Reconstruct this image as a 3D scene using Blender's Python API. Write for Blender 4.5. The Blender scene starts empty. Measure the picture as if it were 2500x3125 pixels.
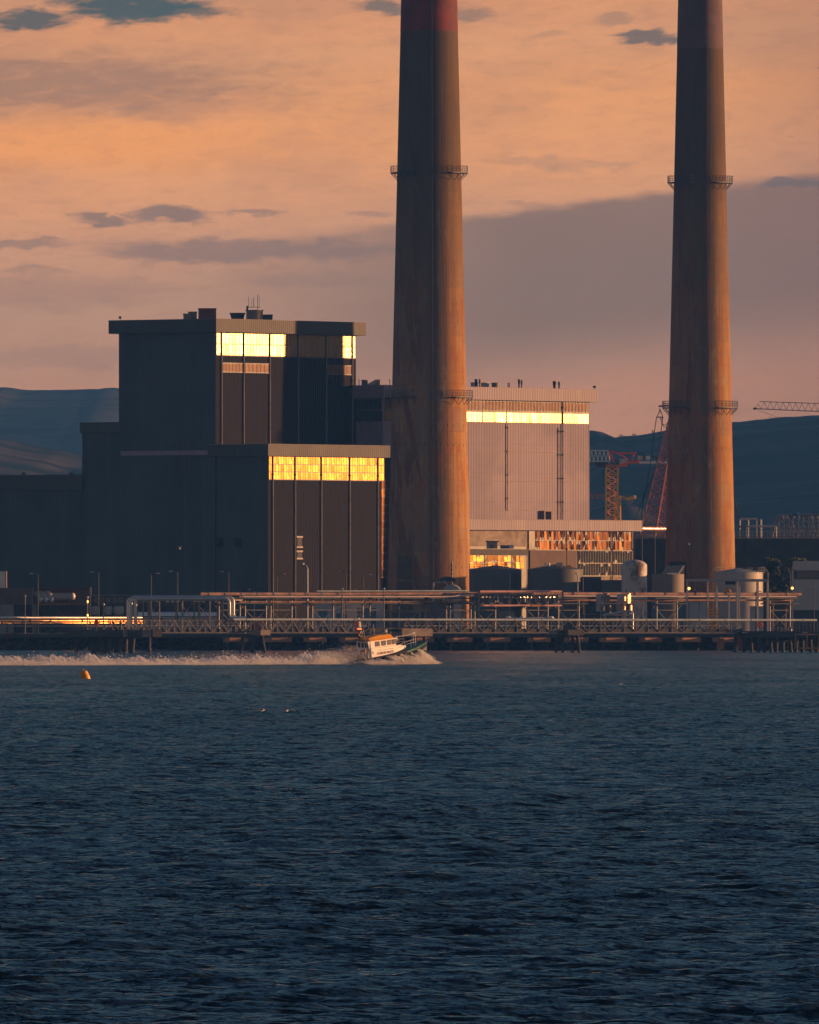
import bpy, math, random
import numpy as np
from mathutils import Vector, Matrix
random.seed(7)
SC = bpy.context.scene
COL = SC.collection
PI = math.pi
def R(d): return math.radians(d)
def lin(r, g, b):
    f = lambda c: (c/255/12.92) if c/255 <= .04045 else ((c/255+.055)/1.055)**2.4
    return (f(r), f(g), f(b), 1)

# ------------------------------------------------------------ camera
F, EYE, HOR, CX = 42000.0, 8.0, 1882.0, 1250.0      # long lens; eye 8 m above the water
cam = bpy.data.cameras.new('camera'); cam_o = bpy.data.objects.new('camera', cam); COL.objects.link(cam_o)
cam_o.location = (0, 0, EYE); cam_o.rotation_euler = (R(90), 0, 0)
cam.sensor_width = 36; cam.lens = F/3125*36; cam.shift_y = (HOR-1562.5)/3125
cam.clip_start = 1; cam.clip_end = 60000
SC.camera = cam_o
def X(px, D): return (px-CX)*D/F
def Z(py, D): return EYE+(HOR-py)*D/F

# ------------------------------------------------------------ light
SUN_AZ, SUN_EL = 78.0, 4.2            # degrees clockwise from +Y (the view), and above the horizon
sun = bpy.data.lights.new('sun', 'SUN'); sun.energy = 5; sun.angle = R(.5); sun.color = (1, .50, .24)
sun_o = bpy.data.objects.new('sun', sun); COL.objects.link(sun_o)
sd = Vector((math.sin(R(SUN_AZ))*math.cos(R(SUN_EL)), math.cos(R(SUN_AZ))*math.cos(R(SUN_EL)), math.sin(R(SUN_EL))))
sun_o.rotation_euler = sd.to_track_quat('Z', 'Y').to_euler()
SC.view_settings.view_transform = 'Standard'; SC.view_settings.look = 'None'
SC.view_settings.exposure = .55; SC.view_settings.gamma = 1
SC.cycles.volume_bounces = 1; SC.cycles.max_bounces = 6; SC.cycles.transparent_max_bounces = 24
SC.cycles.use_denoising = True
SC.cycles.volume_max_steps = 64

# ------------------------------------------------------------ world
class NT:
    """small helper to write node maths"""
    def __init__(s, tree): s.t = tree; s.n = tree.nodes; s.l = tree.links
    def new(s, kind, **kw):
        n = s.n.new(kind)
        for k, v in kw.items(): setattr(n, k, v)
        return n
    def put(s, sock, v):
        if isinstance(v, bpy.types.NodeSocket): s.l.new(v, sock)
        elif v is not None: sock.default_value = v
    def m(s, op, a, b=None, c=None, clamp=False):
        n = s.new('ShaderNodeMath', operation=op); n.use_clamp = clamp
        s.put(n.inputs[0], a)
        if b is not None: s.put(n.inputs[1], b)
        if c is not None: s.put(n.inputs[2], c)
        return n.outputs[0]
    def mix(s, f, a, b, blend='MIX'):
        n = s.new('ShaderNodeMix', data_type='RGBA', blend_type=blend); n.clamp_factor = True
        s.put(n.inputs[0], f); s.put(n.inputs[6], a); s.put(n.inputs[7], b)
        return n.outputs[2]
    def ramp(s, f, stops, interp='LINEAR'):
        n = s.new('ShaderNodeValToRGB'); n.color_ramp.interpolation = interp
        e = n.color_ramp.elements
        while len(e) < len(stops): e.new(.5)
        for i, (p, c) in enumerate(stops):
            e[i].position = p; e[i].color = c if not isinstance(c, (int, float)) else (c, c, c, 1)
        s.put(n.inputs[0], f); return n.outputs[0]
    def comb(s, x, y, z):
        n = s.new('ShaderNodeCombineXYZ'); s.put(n.inputs[0], x); s.put(n.inputs[1], y); s.put(n.inputs[2], z); return n.outputs[0]
    def noise(s, vec, scale=1, detail=4, rough=.55, dist=0.0):
        n = s.new('ShaderNodeTexNoise'); s.put(n.inputs['Vector'], vec); n.inputs['Scale'].default_value = scale
        n.inputs['Detail'].default_value = detail; n.inputs['Roughness'].default_value = rough; n.inputs['Distortion'].default_value = dist
        return n.outputs[0]
    def smooth(s, x, a, b):
        n = s.new('ShaderNodeMapRange', interpolation_type='SMOOTHSTEP'); s.put(n.inputs[0], x)
        n.inputs[1].default_value = a; n.inputs[2].default_value = b; return n.outputs[0]
    def xyz(s, v):
        n = s.new('ShaderNodeSeparateXYZ'); s.put(n.inputs[0], v); return n.outputs

world = bpy.data.worlds.new("World"); SC.world = world; world.use_nodes = True
def make_sky():
    t = NT(world.node_tree); t.n.clear()
    tc = t.new('ShaderNodeTexCoord'); x, y, z = t.xyz(tc.outputs['Generated'])
    az = t.m('ARCTAN2', x, y); el = t.m('ARCSINE', t.m('MAXIMUM', z, 0.0))
    # degrees*1000-ish units of direction: one unit = 1/42000 rad
    U = t.m('MULTIPLY', az, F); V = t.m('MULTIPLY', el, F)         # V: height above the horizon
    n1 = t.noise(t.comb(t.m('MULTIPLY', U, .0016), t.m('MULTIPLY', V, .0050), 0.0), 1, 6, .6)
    n2 = t.noise(t.comb(t.m('MULTIPLY', U, .0050), t.m('MULTIPLY', V, .014), 7.0), 1, 6, .6)
    n3 = t.noise(t.comb(t.m('MULTIPLY', U, .0006), t.m('MULTIPLY', V, .0032), 3.0), 1, 4, .5)
    n4 = t.noise(t.comb(t.m('MULTIPLY', U, .009), t.m('ADD', t.m('MULTIPLY', V, .035), t.m('MULTIPLY', U, -.0022)), 11.0), 1, 7, .68, .6)
    w = t.m('MULTIPLY', t.m('SUBTRACT', n2, .5), 120.0)
    Vw = t.m('ADD', V, w); Uw = t.m('ADD', U, t.m('MULTIPLY', t.m('SUBTRACT', n1, .5), 300.0))
    # clear glow behind the clouds, bottom to top (V = 1882-y of the photo's rows)
    vr = t.m('DIVIDE', t.m('ADD', Vw, t.m('MULTIPLY', U, -.06)), 2000.0)
    base = t.ramp(vr, [(0, lin(186,132,116)), (.33, lin(192,138,120)), (.40, lin(190,143,128)), (.50, lin(192,148,132)),
                       (.60, lin(214,158,130)), (.68, lin(236,168,122)), (.78, lin(242,168,108)), (.86, lin(228,164,120)), (.93, lin(226,158,114)), (1, lin(206,152,120))])
    c = base
    def blob(cu, cv, su, sv, gain, sharp=(.25, .75)):
        du = t.m('DIVIDE', t.m('SUBTRACT', Uw, cu-CX), su); dv = t.m('DIVIDE', t.m('SUBTRACT', Vw, HOR-cv), sv)
        d = t.m('ADD', t.m('MULTIPLY', du, du), t.m('MULTIPLY', dv, dv))
        g = t.m('EXPONENT', t.m('MULTIPLY', d, -1.0))
        g = t.m('MULTIPLY', g, t.m('ADD', .12, t.m('MULTIPLY', n4, 1.76)))
        return t.m('MULTIPLY', t.smooth(g, *sharp), gain)
    def put(c, mask, col): return t.mix(mask, c, lin(*col))
    c = put(c, blob(-250, 440, 1500, 90, .75, (.03, .85)), (252,168,88))        # brightest orange streak on the left
    c = put(c, t.m('MULTIPLY', blob(1500, 440, 800, 170, .55, (.05, 1)), 1.0), (240,168,112))
    c = put(c, blob(100, 255, 760, 95, .78, (.03, .9)), (160,120,102))       # broad grey veil
    c = put(c, blob(500, 330, 500, 42, .35, (.05, .9)), (190,135,108))
    c = put(c, t.m('MULTIPLY', t.smooth(n1, .42, .68), .30), (172,128,112))   # streaky texture
    c = put(c, t.m('MULTIPLY', t.smooth(n2, .5, .75), .14), (150,120,112))
    # low mauve bank rising to the right
    uc = t.m('MAXIMUM', t.m('MINIMUM', U, 9000.0), -6000.0)
    top = t.m('ADD', t.m('MULTIPLY', uc, .118), 1206.0)
    dtop = t.m('SUBTRACT', t.m('ADD', top, t.m('MULTIPLY', w, .55)), V)
    bank = t.m('MULTIPLY', t.smooth(dtop, -14, 26), t.m('SUBTRACT', 1.0, t.smooth(dtop, 330, 620)))
    side = t.smooth(U, -900, 420)
    c = put(c, t.m('MULTIPLY', bank, t.m('MULTIPLY', side, .82)), (122,99,98))
    low = t.m('MULTIPLY', t.smooth(t.m('ADD', dtop, t.m('MULTIPLY', n3, 260.0)), 330, 180), t.smooth(dtop, 60, 210))
    c = put(c, t.m('MULTIPLY', low, .25), (150,118,114))
    c = put(c, t.m('MULTIPLY', t.smooth(n4, .48, .72), .24), (150,112,98))
    c = put(c, t.m('MULTIPLY', t.m('MULTIPLY', t.smooth(n4, .50, .28), .12), t.smooth(V, 1150, 1350)), (250,186,140))
    c = put(c, t.m('MULTIPLY', t.smooth(U, 600, 1500), .40), (128,88,86))
    # separate dark clouds
    for args, col in [((400, 20, 270, 58, .95, (.3, .8)), (62,82,92)), ((70, 62, 150, 42, .9, (.3, .85)), (78,86,92)), ((560, 42, 190, 30, .8, (.25, .8)), (72,88,95)),
                      ((1190, 28, 95, 30, .75, (.25, .85)), (88,92,98)), ((1440, 38, 90, 20, .6, (.25, .9)), (120,105,102)),
                      ((1990, 120, 150, 27, .85, (.3, .8)), (98,92,98)), ((1890, 60, 85, 16, .5, (.3, .9)), (145,118,108)), ((1640, 110, 90, 14, .3, (.3, .9)), (160,125,112)),
                      ((300, 665, 130, 24, .8, (.3, .8)), (132,108,108)), ((520, 660, 150, 25, .8, (.3, .8)), (128,106,108)), ((780, 655, 120, 14, .6, (.3, .8)), (140,112,110)),
                      ((1130, 655, 110, 13, .45, (.3, .8)), (150,118,114)), ((760, 765, 520, 44, .72, (.2, .8)), (136,110,112)), ((60, 748, 200, 22, .6, (.3, .8)), (134,108,108)),
                      ((60, 825, 120, 16, .4, (.3, .8)), (146,114,110)), ((950, 850, 260, 30, .4, (.2, .8)), (146,118,116)), ((150, 890, 420, 60, .4, (.1, .8)), (150,116,114)),
                      ((1620, 495, 170, 18, .45, (.3, .8)), (178,136,118)), ((1760, 510, 230, 15, .35, (.3, .8)), (180,138,120)), ((1620, 628, 80, 13, .35, (.3, .8)), (160,122,116)),
                      ((2440, 560, 120, 24, .8, (.3, .7)), (116,96,102)), ((300, 1090, 520, 40, .35, (.2, .8)), (146,116,116))]:
        c = put(c, blob(*args), col)
    # the rest of the dome: glow fades with height, and away from the sun side
    phys = t.new('ShaderNodeTexSky', sky_type='NISHITA'); phys.sun_disc = False
    phys.sun_elevation = R(SUN_EL); phys.sun_rotation = R(SUN_AZ); phys.air_density = 1.2; phys.dust_density = 2.0; phys.ozone_density = 3.0
    up = t.new('ShaderNodeVectorMath', operation='SCALE'); t.put(up.inputs[0], phys.outputs[0]); up.inputs[3].default_value = .10
    tint = t.mix(1.0, up.outputs[0], (.80, .94, 1.14, 1), 'MULTIPLY')
    hz = t.m('SUBTRACT', 1.0, t.smooth(el, .043, .075))
    facing = t.m('COSINE', t.m('SUBTRACT', az, R(12)))
    glow = t.m('MULTIPLY', hz, t.smooth(facing, .15, .8))
    back = t.mix(t.m('MULTIPLY', t.m('MULTIPLY', t.smooth(el, .36, .02), .9), t.m('SUBTRACT', 1.0, t.smooth(facing, .55, .93))), tint, (.66, .43, .29, 1))
    br = t.new('ShaderNodeVectorMath', operation='MULTIPLY'); t.put(br.inputs[0], c); br.inputs[1].default_value = (1.0, .955, .82)
    c = t.mix(glow, back, br.outputs[0])
    bg = t.new('ShaderNodeBackground'); t.put(bg.inputs[0], c); bg.inputs[1].default_value = .70
    out = t.new('ShaderNodeOutputWorld'); t.l.new(bg.outputs[0], out.inputs[0])
make_sky()
world.cycles.sampling_method = 'MANUAL'; world.cycles.sample_map_resolution = 1024

# ------------------------------------------------------------ mesh helpers
class MB:
    def __init__(s): s.v = []; s.f = []
    def add(s, vs, fs):
        o = len(s.v); s.v += [tuple(p) for p in vs]; s.f += [tuple(i+o for i in f) for f in fs]; return s
    HEX = [(0,3,2,1),(4,5,6,7),(0,1,5,4),(1,2,6,5),(2,3,7,6),(3,0,4,7)]
    def box(s, x0, x1, y0, y1, z0, z1):
        return s.add([(x0,y0,z0),(x1,y0,z0),(x1,y1,z0),(x0,y1,z0),(x0,y0,z1),(x1,y0,z1),(x1,y1,z1),(x0,y1,z1)], MB.HEX)
    def rbox(s, cx, cy, hx, hy, z0, z1, ang):       # box turned about its own centre
        ca, sa = math.cos(ang), math.sin(ang); P = [(cx+ca*a-sa*b, cy+sa*a+ca*b) for a, b in ((-hx,-hy),(hx,-hy),(hx,hy),(-hx,hy))]
        return s.add([(x,y,z0) for x, y in P]+[(x,y,z1) for x, y in P], MB.HEX)
    def fbox(s, o, a0, a1, b0, b1, z0, z1):          # box in the site grid, o = (x, y) of the near corner
        P = [site(o, a, b) for a, b in ((a0,b0),(a1,b0),(a1,b1),(a0,b1))]
        return s.add([(x,y,z0) for x, y in P]+[(x,y,z1) for x, y in P], MB.HEX)
    def beam(s, p0, p1, w, h=None):
        if h is None and w <= .42 and (Vector(p1)-Vector(p0)).length > .05: return s.tube([p0, p1], w*.56, 6)
        h = h or w; p0 = Vector(p0); p1 = Vector(p1); d = (p1-p0)
        if d.length < 1e-6: return s
        d.normalize(); up = Vector((0,0,1)) if abs(d.z) < .95 else Vector((0,1,0))
        a = d.cross(up).normalized()*w/2; b = a.cross(d).normalized()*h/2
        vs = [p0-a-b, p0+a-b, p0+a+b, p0-a+b, p1-a-b, p1+a-b, p1+a+b, p1-a+b]
        return s.add(vs, MB.HEX)
    def tube(s, pts, r, seg=10, caps=True):
        pts = [Vector(p) for p in pts]; n = len(pts); rs = r if isinstance(r, (list, tuple)) else [r]*n
        vs = []; prev = None
        for i, p in enumerate(pts):
            d = (pts[min(i+1,n-1)]-pts[max(i-1,0)]).normalized()
            if prev is None:
                up = Vector((0,0,1)) if abs(d.z) < .9 else Vector((1,0,0)); a = d.cross(up).normalized()
            else:
                a = (prev-d*prev.dot(d)).normalized()
            prev = a; b = d.cross(a)
            vs += [p+(a*math.cos(2*PI*k/seg)+b*math.sin(2*PI*k/seg))*rs[i] for k in range(seg)]
        fs = [(i*seg+k, i*seg+(k+1)%seg, (i+1)*seg+(k+1)%seg, (i+1)*seg+k) for i in range(n-1) for k in range(seg)]
        if caps: fs += [tuple(reversed(range(seg))), tuple((n-1)*seg+k for k in range(seg))]
        return s.add(vs, fs)
    def lathe(s, prof, c=(0,0), seg=32, caps=True):
        vs = []
        for r, z in prof: vs += [(c[0]+r*math.cos(2*PI*k/seg), c[1]+r*math.sin(2*PI*k/seg), z) for k in range(seg)]
        n = len(prof); fs = [(i*seg+k, i*seg+(k+1)%seg, (i+1)*seg+(k+1)%seg, (i+1)*seg+k) for i in range(n-1) for k in range(seg)]
        if caps: fs += [tuple(reversed(range(seg))), tuple((n-1)*seg+k for k in range(seg))]
        return s.add(vs, fs)
    def prism(s, poly, axis0, axis1):               # poly of 3-D points swept from offset axis0 to axis1
        n = len(poly); a0 = Vector(axis0); a1 = Vector(axis1)
        vs = [Vector(p)+a0 for p in poly]+[Vector(p)+a1 for p in poly]
        fs = [tuple(reversed(range(n))), tuple(range(n, 2*n))]+[(k,(k+1)%n,n+(k+1)%n,n+k) for k in range(n)]
        return s.add(vs, fs)
    def blob(s, c, r, sq=(1,1,1), seed=0, rough=.25, nu=10, nv=7):
        rr = random.Random(seed); vs = []; fs = []
        for i in range(nv+1):
            th = PI*i/nv
            for k in range(nu):
                q = r*(1+rough*(rr.random()-.5)*2); ph = 2*PI*k/nu
                vs.append((c[0]+q*sq[0]*math.sin(th)*math.cos(ph), c[1]+q*sq[1]*math.sin(th)*math.sin(ph), c[2]+q*sq[2]*math.cos(th)))
        for i in range(nv):
            for k in range(nu): fs.append((i*nu+k, (i+1)*nu+k, (i+1)*nu+(k+1)%nu, i*nu+(k+1)%nu))
        return s.add(vs, fs)
    def build(s, name, mat, parent=None, smooth=False, bevel=0):
        me = bpy.data.meshes.new(name)
        off = LOC.get(parent.name, Vector((0,0,0))) if parent else Vector((0,0,0))
        a = np.array(s.v, dtype=np.float64).reshape(-1, 3)-np.array(off)
        me.from_pydata(a.tolist(), [], s.f)
        me.materials.append(mat); me.validate()
        if smooth:
            me.polygons.foreach_set('use_smooth', [True]*len(me.polygons))
            me.set_sharp_from_angle(angle=R(40))
        o = bpy.data.objects.new(name, me); COL.objects.link(o)
        if parent:
            o.parent = parent; LOC[o.name] = off
        if bevel:
            bv = o.modifiers.new('edge', 'BEVEL'); bv.width = bevel; bv.segments = 2; bv.limit_method = 'ANGLE'
        return o
LOC = {}
def tag(o, label, cat, group=None, kind=None):
    o['label'] = label; o['category'] = cat
    if group: o['group'] = group
    if kind: o['kind'] = kind
    return o
def empty(name, loc, label, cat, group=None):
    o = bpy.data.objects.new(name, None); COL.objects.link(o); o.location = loc; LOC[o.name] = Vector(loc)
    return tag(o, label, cat, group)
def structure(o): o['kind'] = 'structure'; return o
def dup(root, loc, label=None, group=None, rotz=None, scale=None):
    r = root.copy(); COL.objects.link(r); r.location = loc
    if rotz is not None: r.rotation_euler = (0, 0, rotz)
    if scale: r.scale = scale if isinstance(scale, tuple) else (scale,)*3
    if label: r['label'] = label
    if group: r['group'] = group
    for ch in root.children:
        c = ch.copy(); COL.objects.link(c); c.parent = r
        for g in ch.children:
            d = g.copy(); COL.objects.link(d); d.parent = c
    return r

# site grid: u runs along the sunlit faces (away to the right), v to the back left
GA = R(51); UX, UY = math.cos(GA), math.sin(GA); VX, VY = -UY, UX
def site(o, a, b): return (o[0]+UX*a+VX*b, o[1]+UY*a+VY*b)
def a_at(o, px): k = (px-CX)/F; return (k*o[1]-o[0])/(UX-UY*k)
def b_at(o, px): k = (px-CX)/F; return (o[0]-k*o[1])/(UY+UX*k)

# ------------------------------------------------------------ materials
def mat(name, col, rough=.7, metal=0.0, var=.25, scale=.4, streak=None, ribs=None, bump=0.0, spec=.4, rust=None, lines=None, col2=None):
    """procedural paint / concrete / steel. streak: vertical stains, ribs: (pitch, depth) corrugation along the site grid,
    rust: (amount, colour), lines: (pitch) horizontal sheet joints"""
    m = bpy.data.materials.new(name); m.use_nodes = True; t = NT(m.node_tree); t.n.clear()
    g = t.new('ShaderNodeNewGeometry'); P = g.outputs['Position']; x, y, z = t.xyz(P)
    n = t.noise(P, scale, 5, .6)
    c = t.mix(t.smooth(n, .3, .7), tuple(v*(1-var) for v in col[:3])+(1,), tuple(min(1, v*(1+var)) for v in col[:3])+(1,))
    if col2: c = t.mix(t.smooth(t.noise(P, scale*.35, 3, .6), .45, .6), c, col2)
    al = t.m('ADD', t.m('MULTIPLY', x, UX), t.m('MULTIPLY', y, UY)); ac = t.m('ADD', t.m('MULTIPLY', x, VX), t.m('MULTIPLY', y, VY))
    s = t.m('ADD', al, ac)
    if streak:
        st = t.noise(t.comb(t.m('MULTIPLY', s, streak[1]), 0.0, t.m('MULTIPLY', z, streak[1]*.04)), 1, 4, .65)
        c = t.mix(t.m('MULTIPLY', t.smooth(st, .45, .75), streak[0]), c, streak[2])
    if rust:
        rn = t.noise(P, rust[2], 6, .7); c = t.mix(t.m('MULTIPLY', t.smooth(rn, .5, .62), rust[0]), c, rust[1])
    if lines:
        fr = t.m('FRACT', t.m('DIVIDE', z, lines)); ln = t.m('MULTIPLY', t.smooth(fr, .985, 1.0), .5)
        c = t.mix(ln, c, tuple(v*.4 for v in col[:3])+(1,))
    b = t.new('ShaderNodeBsdfPrincipled'); t.put(b.inputs['Base Color'], c); b.inputs['Metallic'].default_value = metal
    t.put(b.inputs['Roughness'], t.m('ADD', rough-.08, t.m('MULTIPLY', n, .16))); b.inputs['Specular IOR Level'].default_value = spec
    if ribs or bump:
        h = t.m('MULTIPLY', n, bump)
        if ribs:
            rb = t.m('SINE', t.m('MULTIPLY', s, 2*PI/ribs[0])); h = t.m('ADD', h, t.m('MULTIPLY', rb, ribs[1]))
        bp = t.new('ShaderNodeBump'); bp.inputs['Strength'].default_value = 1; bp.inputs['Distance'].default_value = 1; t.put(bp.inputs['Height'], h)
        t.l.new(bp.outputs[0], b.inputs['Normal'])
    o = t.new('ShaderNodeOutputMaterial'); t.l.new(b.outputs[0], o.inputs[0])
    return m
M = {}
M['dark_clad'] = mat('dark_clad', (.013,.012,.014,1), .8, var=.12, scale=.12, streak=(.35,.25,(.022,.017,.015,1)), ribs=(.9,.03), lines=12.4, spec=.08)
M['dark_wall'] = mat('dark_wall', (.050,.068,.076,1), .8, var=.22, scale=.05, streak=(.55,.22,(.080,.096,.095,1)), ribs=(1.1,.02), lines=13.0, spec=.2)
M['fascia'] = mat('fascia', (.040,.042,.045,1), .6, var=.1, scale=.1, streak=(.3,.3,(.055,.054,.053,1)), ribs=(.8,.02), spec=.3)
M['white_clad'] = mat('white_clad', (.195,.172,.235,1), .7, var=.12, scale=.12, streak=(.6,.3,(.15,.125,.16,1)), ribs=(1.1,.035), col2=(.25,.215,.28,1), lines=7.6, spec=.3)
M['white_fascia'] = mat('white_fascia', (.22,.19,.25,1), .65, var=.1, scale=.1, streak=(.3,.4,(.42,.38,.38,1)), ribs=(1.0,.03))
M['frame'] = mat('frame', (.06,.06,.065,1), .5, var=.1)
M['light_steel'] = mat('light_steel', (.38,.365,.365,1), .45, .3, var=.15, scale=1.5, rust=(.35,(.2,.09,.04,1),1.2))
M['steel'] = mat('steel', (.20,.21,.22,1), .5, .1, var=.2, scale=1.0, rust=(.3,(.12,.06,.03,1),.9))
M['dark_steel'] = mat('dark_steel', (.045,.055,.065,1), .6, .1, var=.25, scale=.9)
M['truss'] = mat('truss', (.17,.165,.175,1), .5, .1, var=.2, scale=.9, rust=(.35,(.22,.13,.09,1),.7))
M['gutter'] = mat('gutter', (.20,.185,.18,1), .5, var=.2)
M['pipe_white'] = mat('pipe_white', (.46,.48,.50,1), .38, .25, var=.1, scale=.5, rust=(.15,(.3,.2,.15,1),.8))
M['pipe_blue'] = mat('pipe_blue', (.42,.50,.54,1), .4, .1, var=.12, scale=.4)
M['pipe_rust'] = mat('pipe_rust', (.34,.21,.15,1), .6, 0, var=.35, scale=.5, rust=(.7,(.2,.09,.05,1),.35))
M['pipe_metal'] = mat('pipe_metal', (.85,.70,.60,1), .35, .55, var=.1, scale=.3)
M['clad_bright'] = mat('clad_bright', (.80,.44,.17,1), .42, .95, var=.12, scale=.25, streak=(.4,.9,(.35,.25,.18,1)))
M['concrete'] = mat('concrete', (.26,.22,.19,1), .85, var=.25, scale=.4, bump=.04, rust=(.5,(.12,.09,.07,1),.25))
M['concrete_red'] = mat('concrete_red', (.36,.19,.10,1), .85, var=.3, scale=.35, bump=.04, rust=(.5,(.14,.08,.05,1),.22))
M['pile'] = mat('pile', (.035,.035,.038,1), .8, var=.4, scale=.5)
M['deck_dark'] = mat('deck_dark', (.05,.055,.06,1), .85, var=.3, scale=.3)
M['tank_dark'] = mat('tank_dark', (.085,.09,.095,1), .65, var=.15, scale=.15, streak=(.4,.3,(.13,.12,.11,1)))
M['tank_white'] = mat('tank_white', (.48,.47,.46,1), .6, var=.12, scale=.3, rust=(.95,(.12,.065,.045,1),.22), streak=(.4,.5,(.3,.2,.15,1)))
M['tank_clean'] = mat('tank_clean', (.36,.345,.34,1), .55, var=.08, scale=.15, streak=(.2,.35,(.36,.34,.32,1)))
M['tank_brown'] = mat('tank_brown', (.20,.17,.15,1), .7, var=.15, scale=.2, streak=(.5,.6,(.28,.24,.2,1)))
M['brown_wall'] = mat('brown_wall', (.12,.085,.07,1), .85, var=.2, scale=.2)
M['white_paint'] = mat('white_paint', (.80,.78,.75,1), .4, var=.04, scale=.8)
M['office_white'] = mat('office_white', (.42,.43,.45,1), .6, var=.06, scale=.2)
M['yellow'] = mat('yellow', (.75,.36,.03,1), .4, var=.1, scale=1.2)
M['crane_yellow'] = mat('crane_yellow', (.95,.52,.06,1), .45, var=.1, scale=.5)
M['crane_red'] = mat('crane_red', (.95,.13,.04,1), .45, var=.12, scale=.5)
M['lattice_red'] = mat('lattice_red', (.50,.17,.09,1), .5, var=.12, scale=.5)
M['grey_lattice'] = mat('grey_lattice', (.20,.19,.19,1), .5, var=.12, scale=.5)
M['orange'] = mat('orange', (.75,.12,.02,1), .5, var=.1, scale=2)
M['dark_glass'] = mat('dark_glass', (.02,.025,.03,1), .15, var=.2, scale=.6, spec=.5)
M['black'] = mat('black', (.015,.015,.017,1), .7, var=.2)
M['hull_blue'] = mat('hull_blue', (.018,.03,.045,1), .35, var=.1, scale=1)
M['green_deck'] = mat('green_deck', (.02,.17,.14,1), .5, var=.15, scale=1)
M['letter'] = mat('letter', (.17,.04,.03,1), .5, var=.05)
M['letter_dark'] = mat('letter_dark', (.04,.04,.05,1), .5, var=.05)
M['red_paint'] = mat('red_paint', (.45,.05,.03,1), .5, var=.1)
M['skin'] = mat('skin', (.45,.26,.18,1), .6, var=.05)
M['hivis'] = mat('hivis', (.85,.42,.03,1), .6, var=.05)
M['container_white'] = mat('container_white', (.72,.66,.6,1), .5, var=.05, ribs=(.5,.04))
M['blue_box'] = mat('blue_box', (.08,.16,.24,1), .6, var=.15)
def glass(name, col, rough, tint=(1,1,1,1), spec=.8, tint_var=.3, metal=0):
    m = bpy.data.materials.new(name); m.use_nodes = True; t = NT(m.node_tree); t.n.clear()
    g = t.new('ShaderNodeNewGeometry'); n = t.noise(g.outputs['Position'], .5, 4, .6)
    b = t.new('ShaderNodeBsdfPrincipled')
    t.put(b.inputs['Base Color'], t.mix(n, tuple(v*(1-tint_var) for v in col)+(1,), tuple(v*(1+tint_var) for v in col)+(1,)))
    t.put(b.inputs['Roughness'], t.m('ADD', rough-.06, t.m('MULTIPLY', t.noise(g.outputs['Position'], 1.3, 3, .6), .14)))
    b.inputs['Specular IOR Level'].default_value = spec; b.inputs['Specular Tint'].default_value = tint; b.inputs['Metallic'].default_value = metal
    o = t.new('ShaderNodeOutputMaterial'); t.l.new(b.outputs[0], o.inputs[0]); return m
M['glazing'] = glass('glazing', (.115,.095,.055), .28, (1,.72,.3,1), .5, .3, .92)      # bronze coated glass
M['glazing_amber'] = glass('glazing_amber', (.085,.048,.014), .34, (1,.55,.15,1), .5, .45, .95)
M['glazing_old'] = glass('glazing_old', (.010,.0062,.0022), .30, (1,.5,.2,1), .3, .6, .9)
M['glazing_dull'] = glass('glazing_dull', (.022,.026,.026), .6, (1,.8,.6,1), .02)
M['panes'] = glass('panes', (.07,.04,.03), .5, (1,.5,.22,1), .3)

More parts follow.
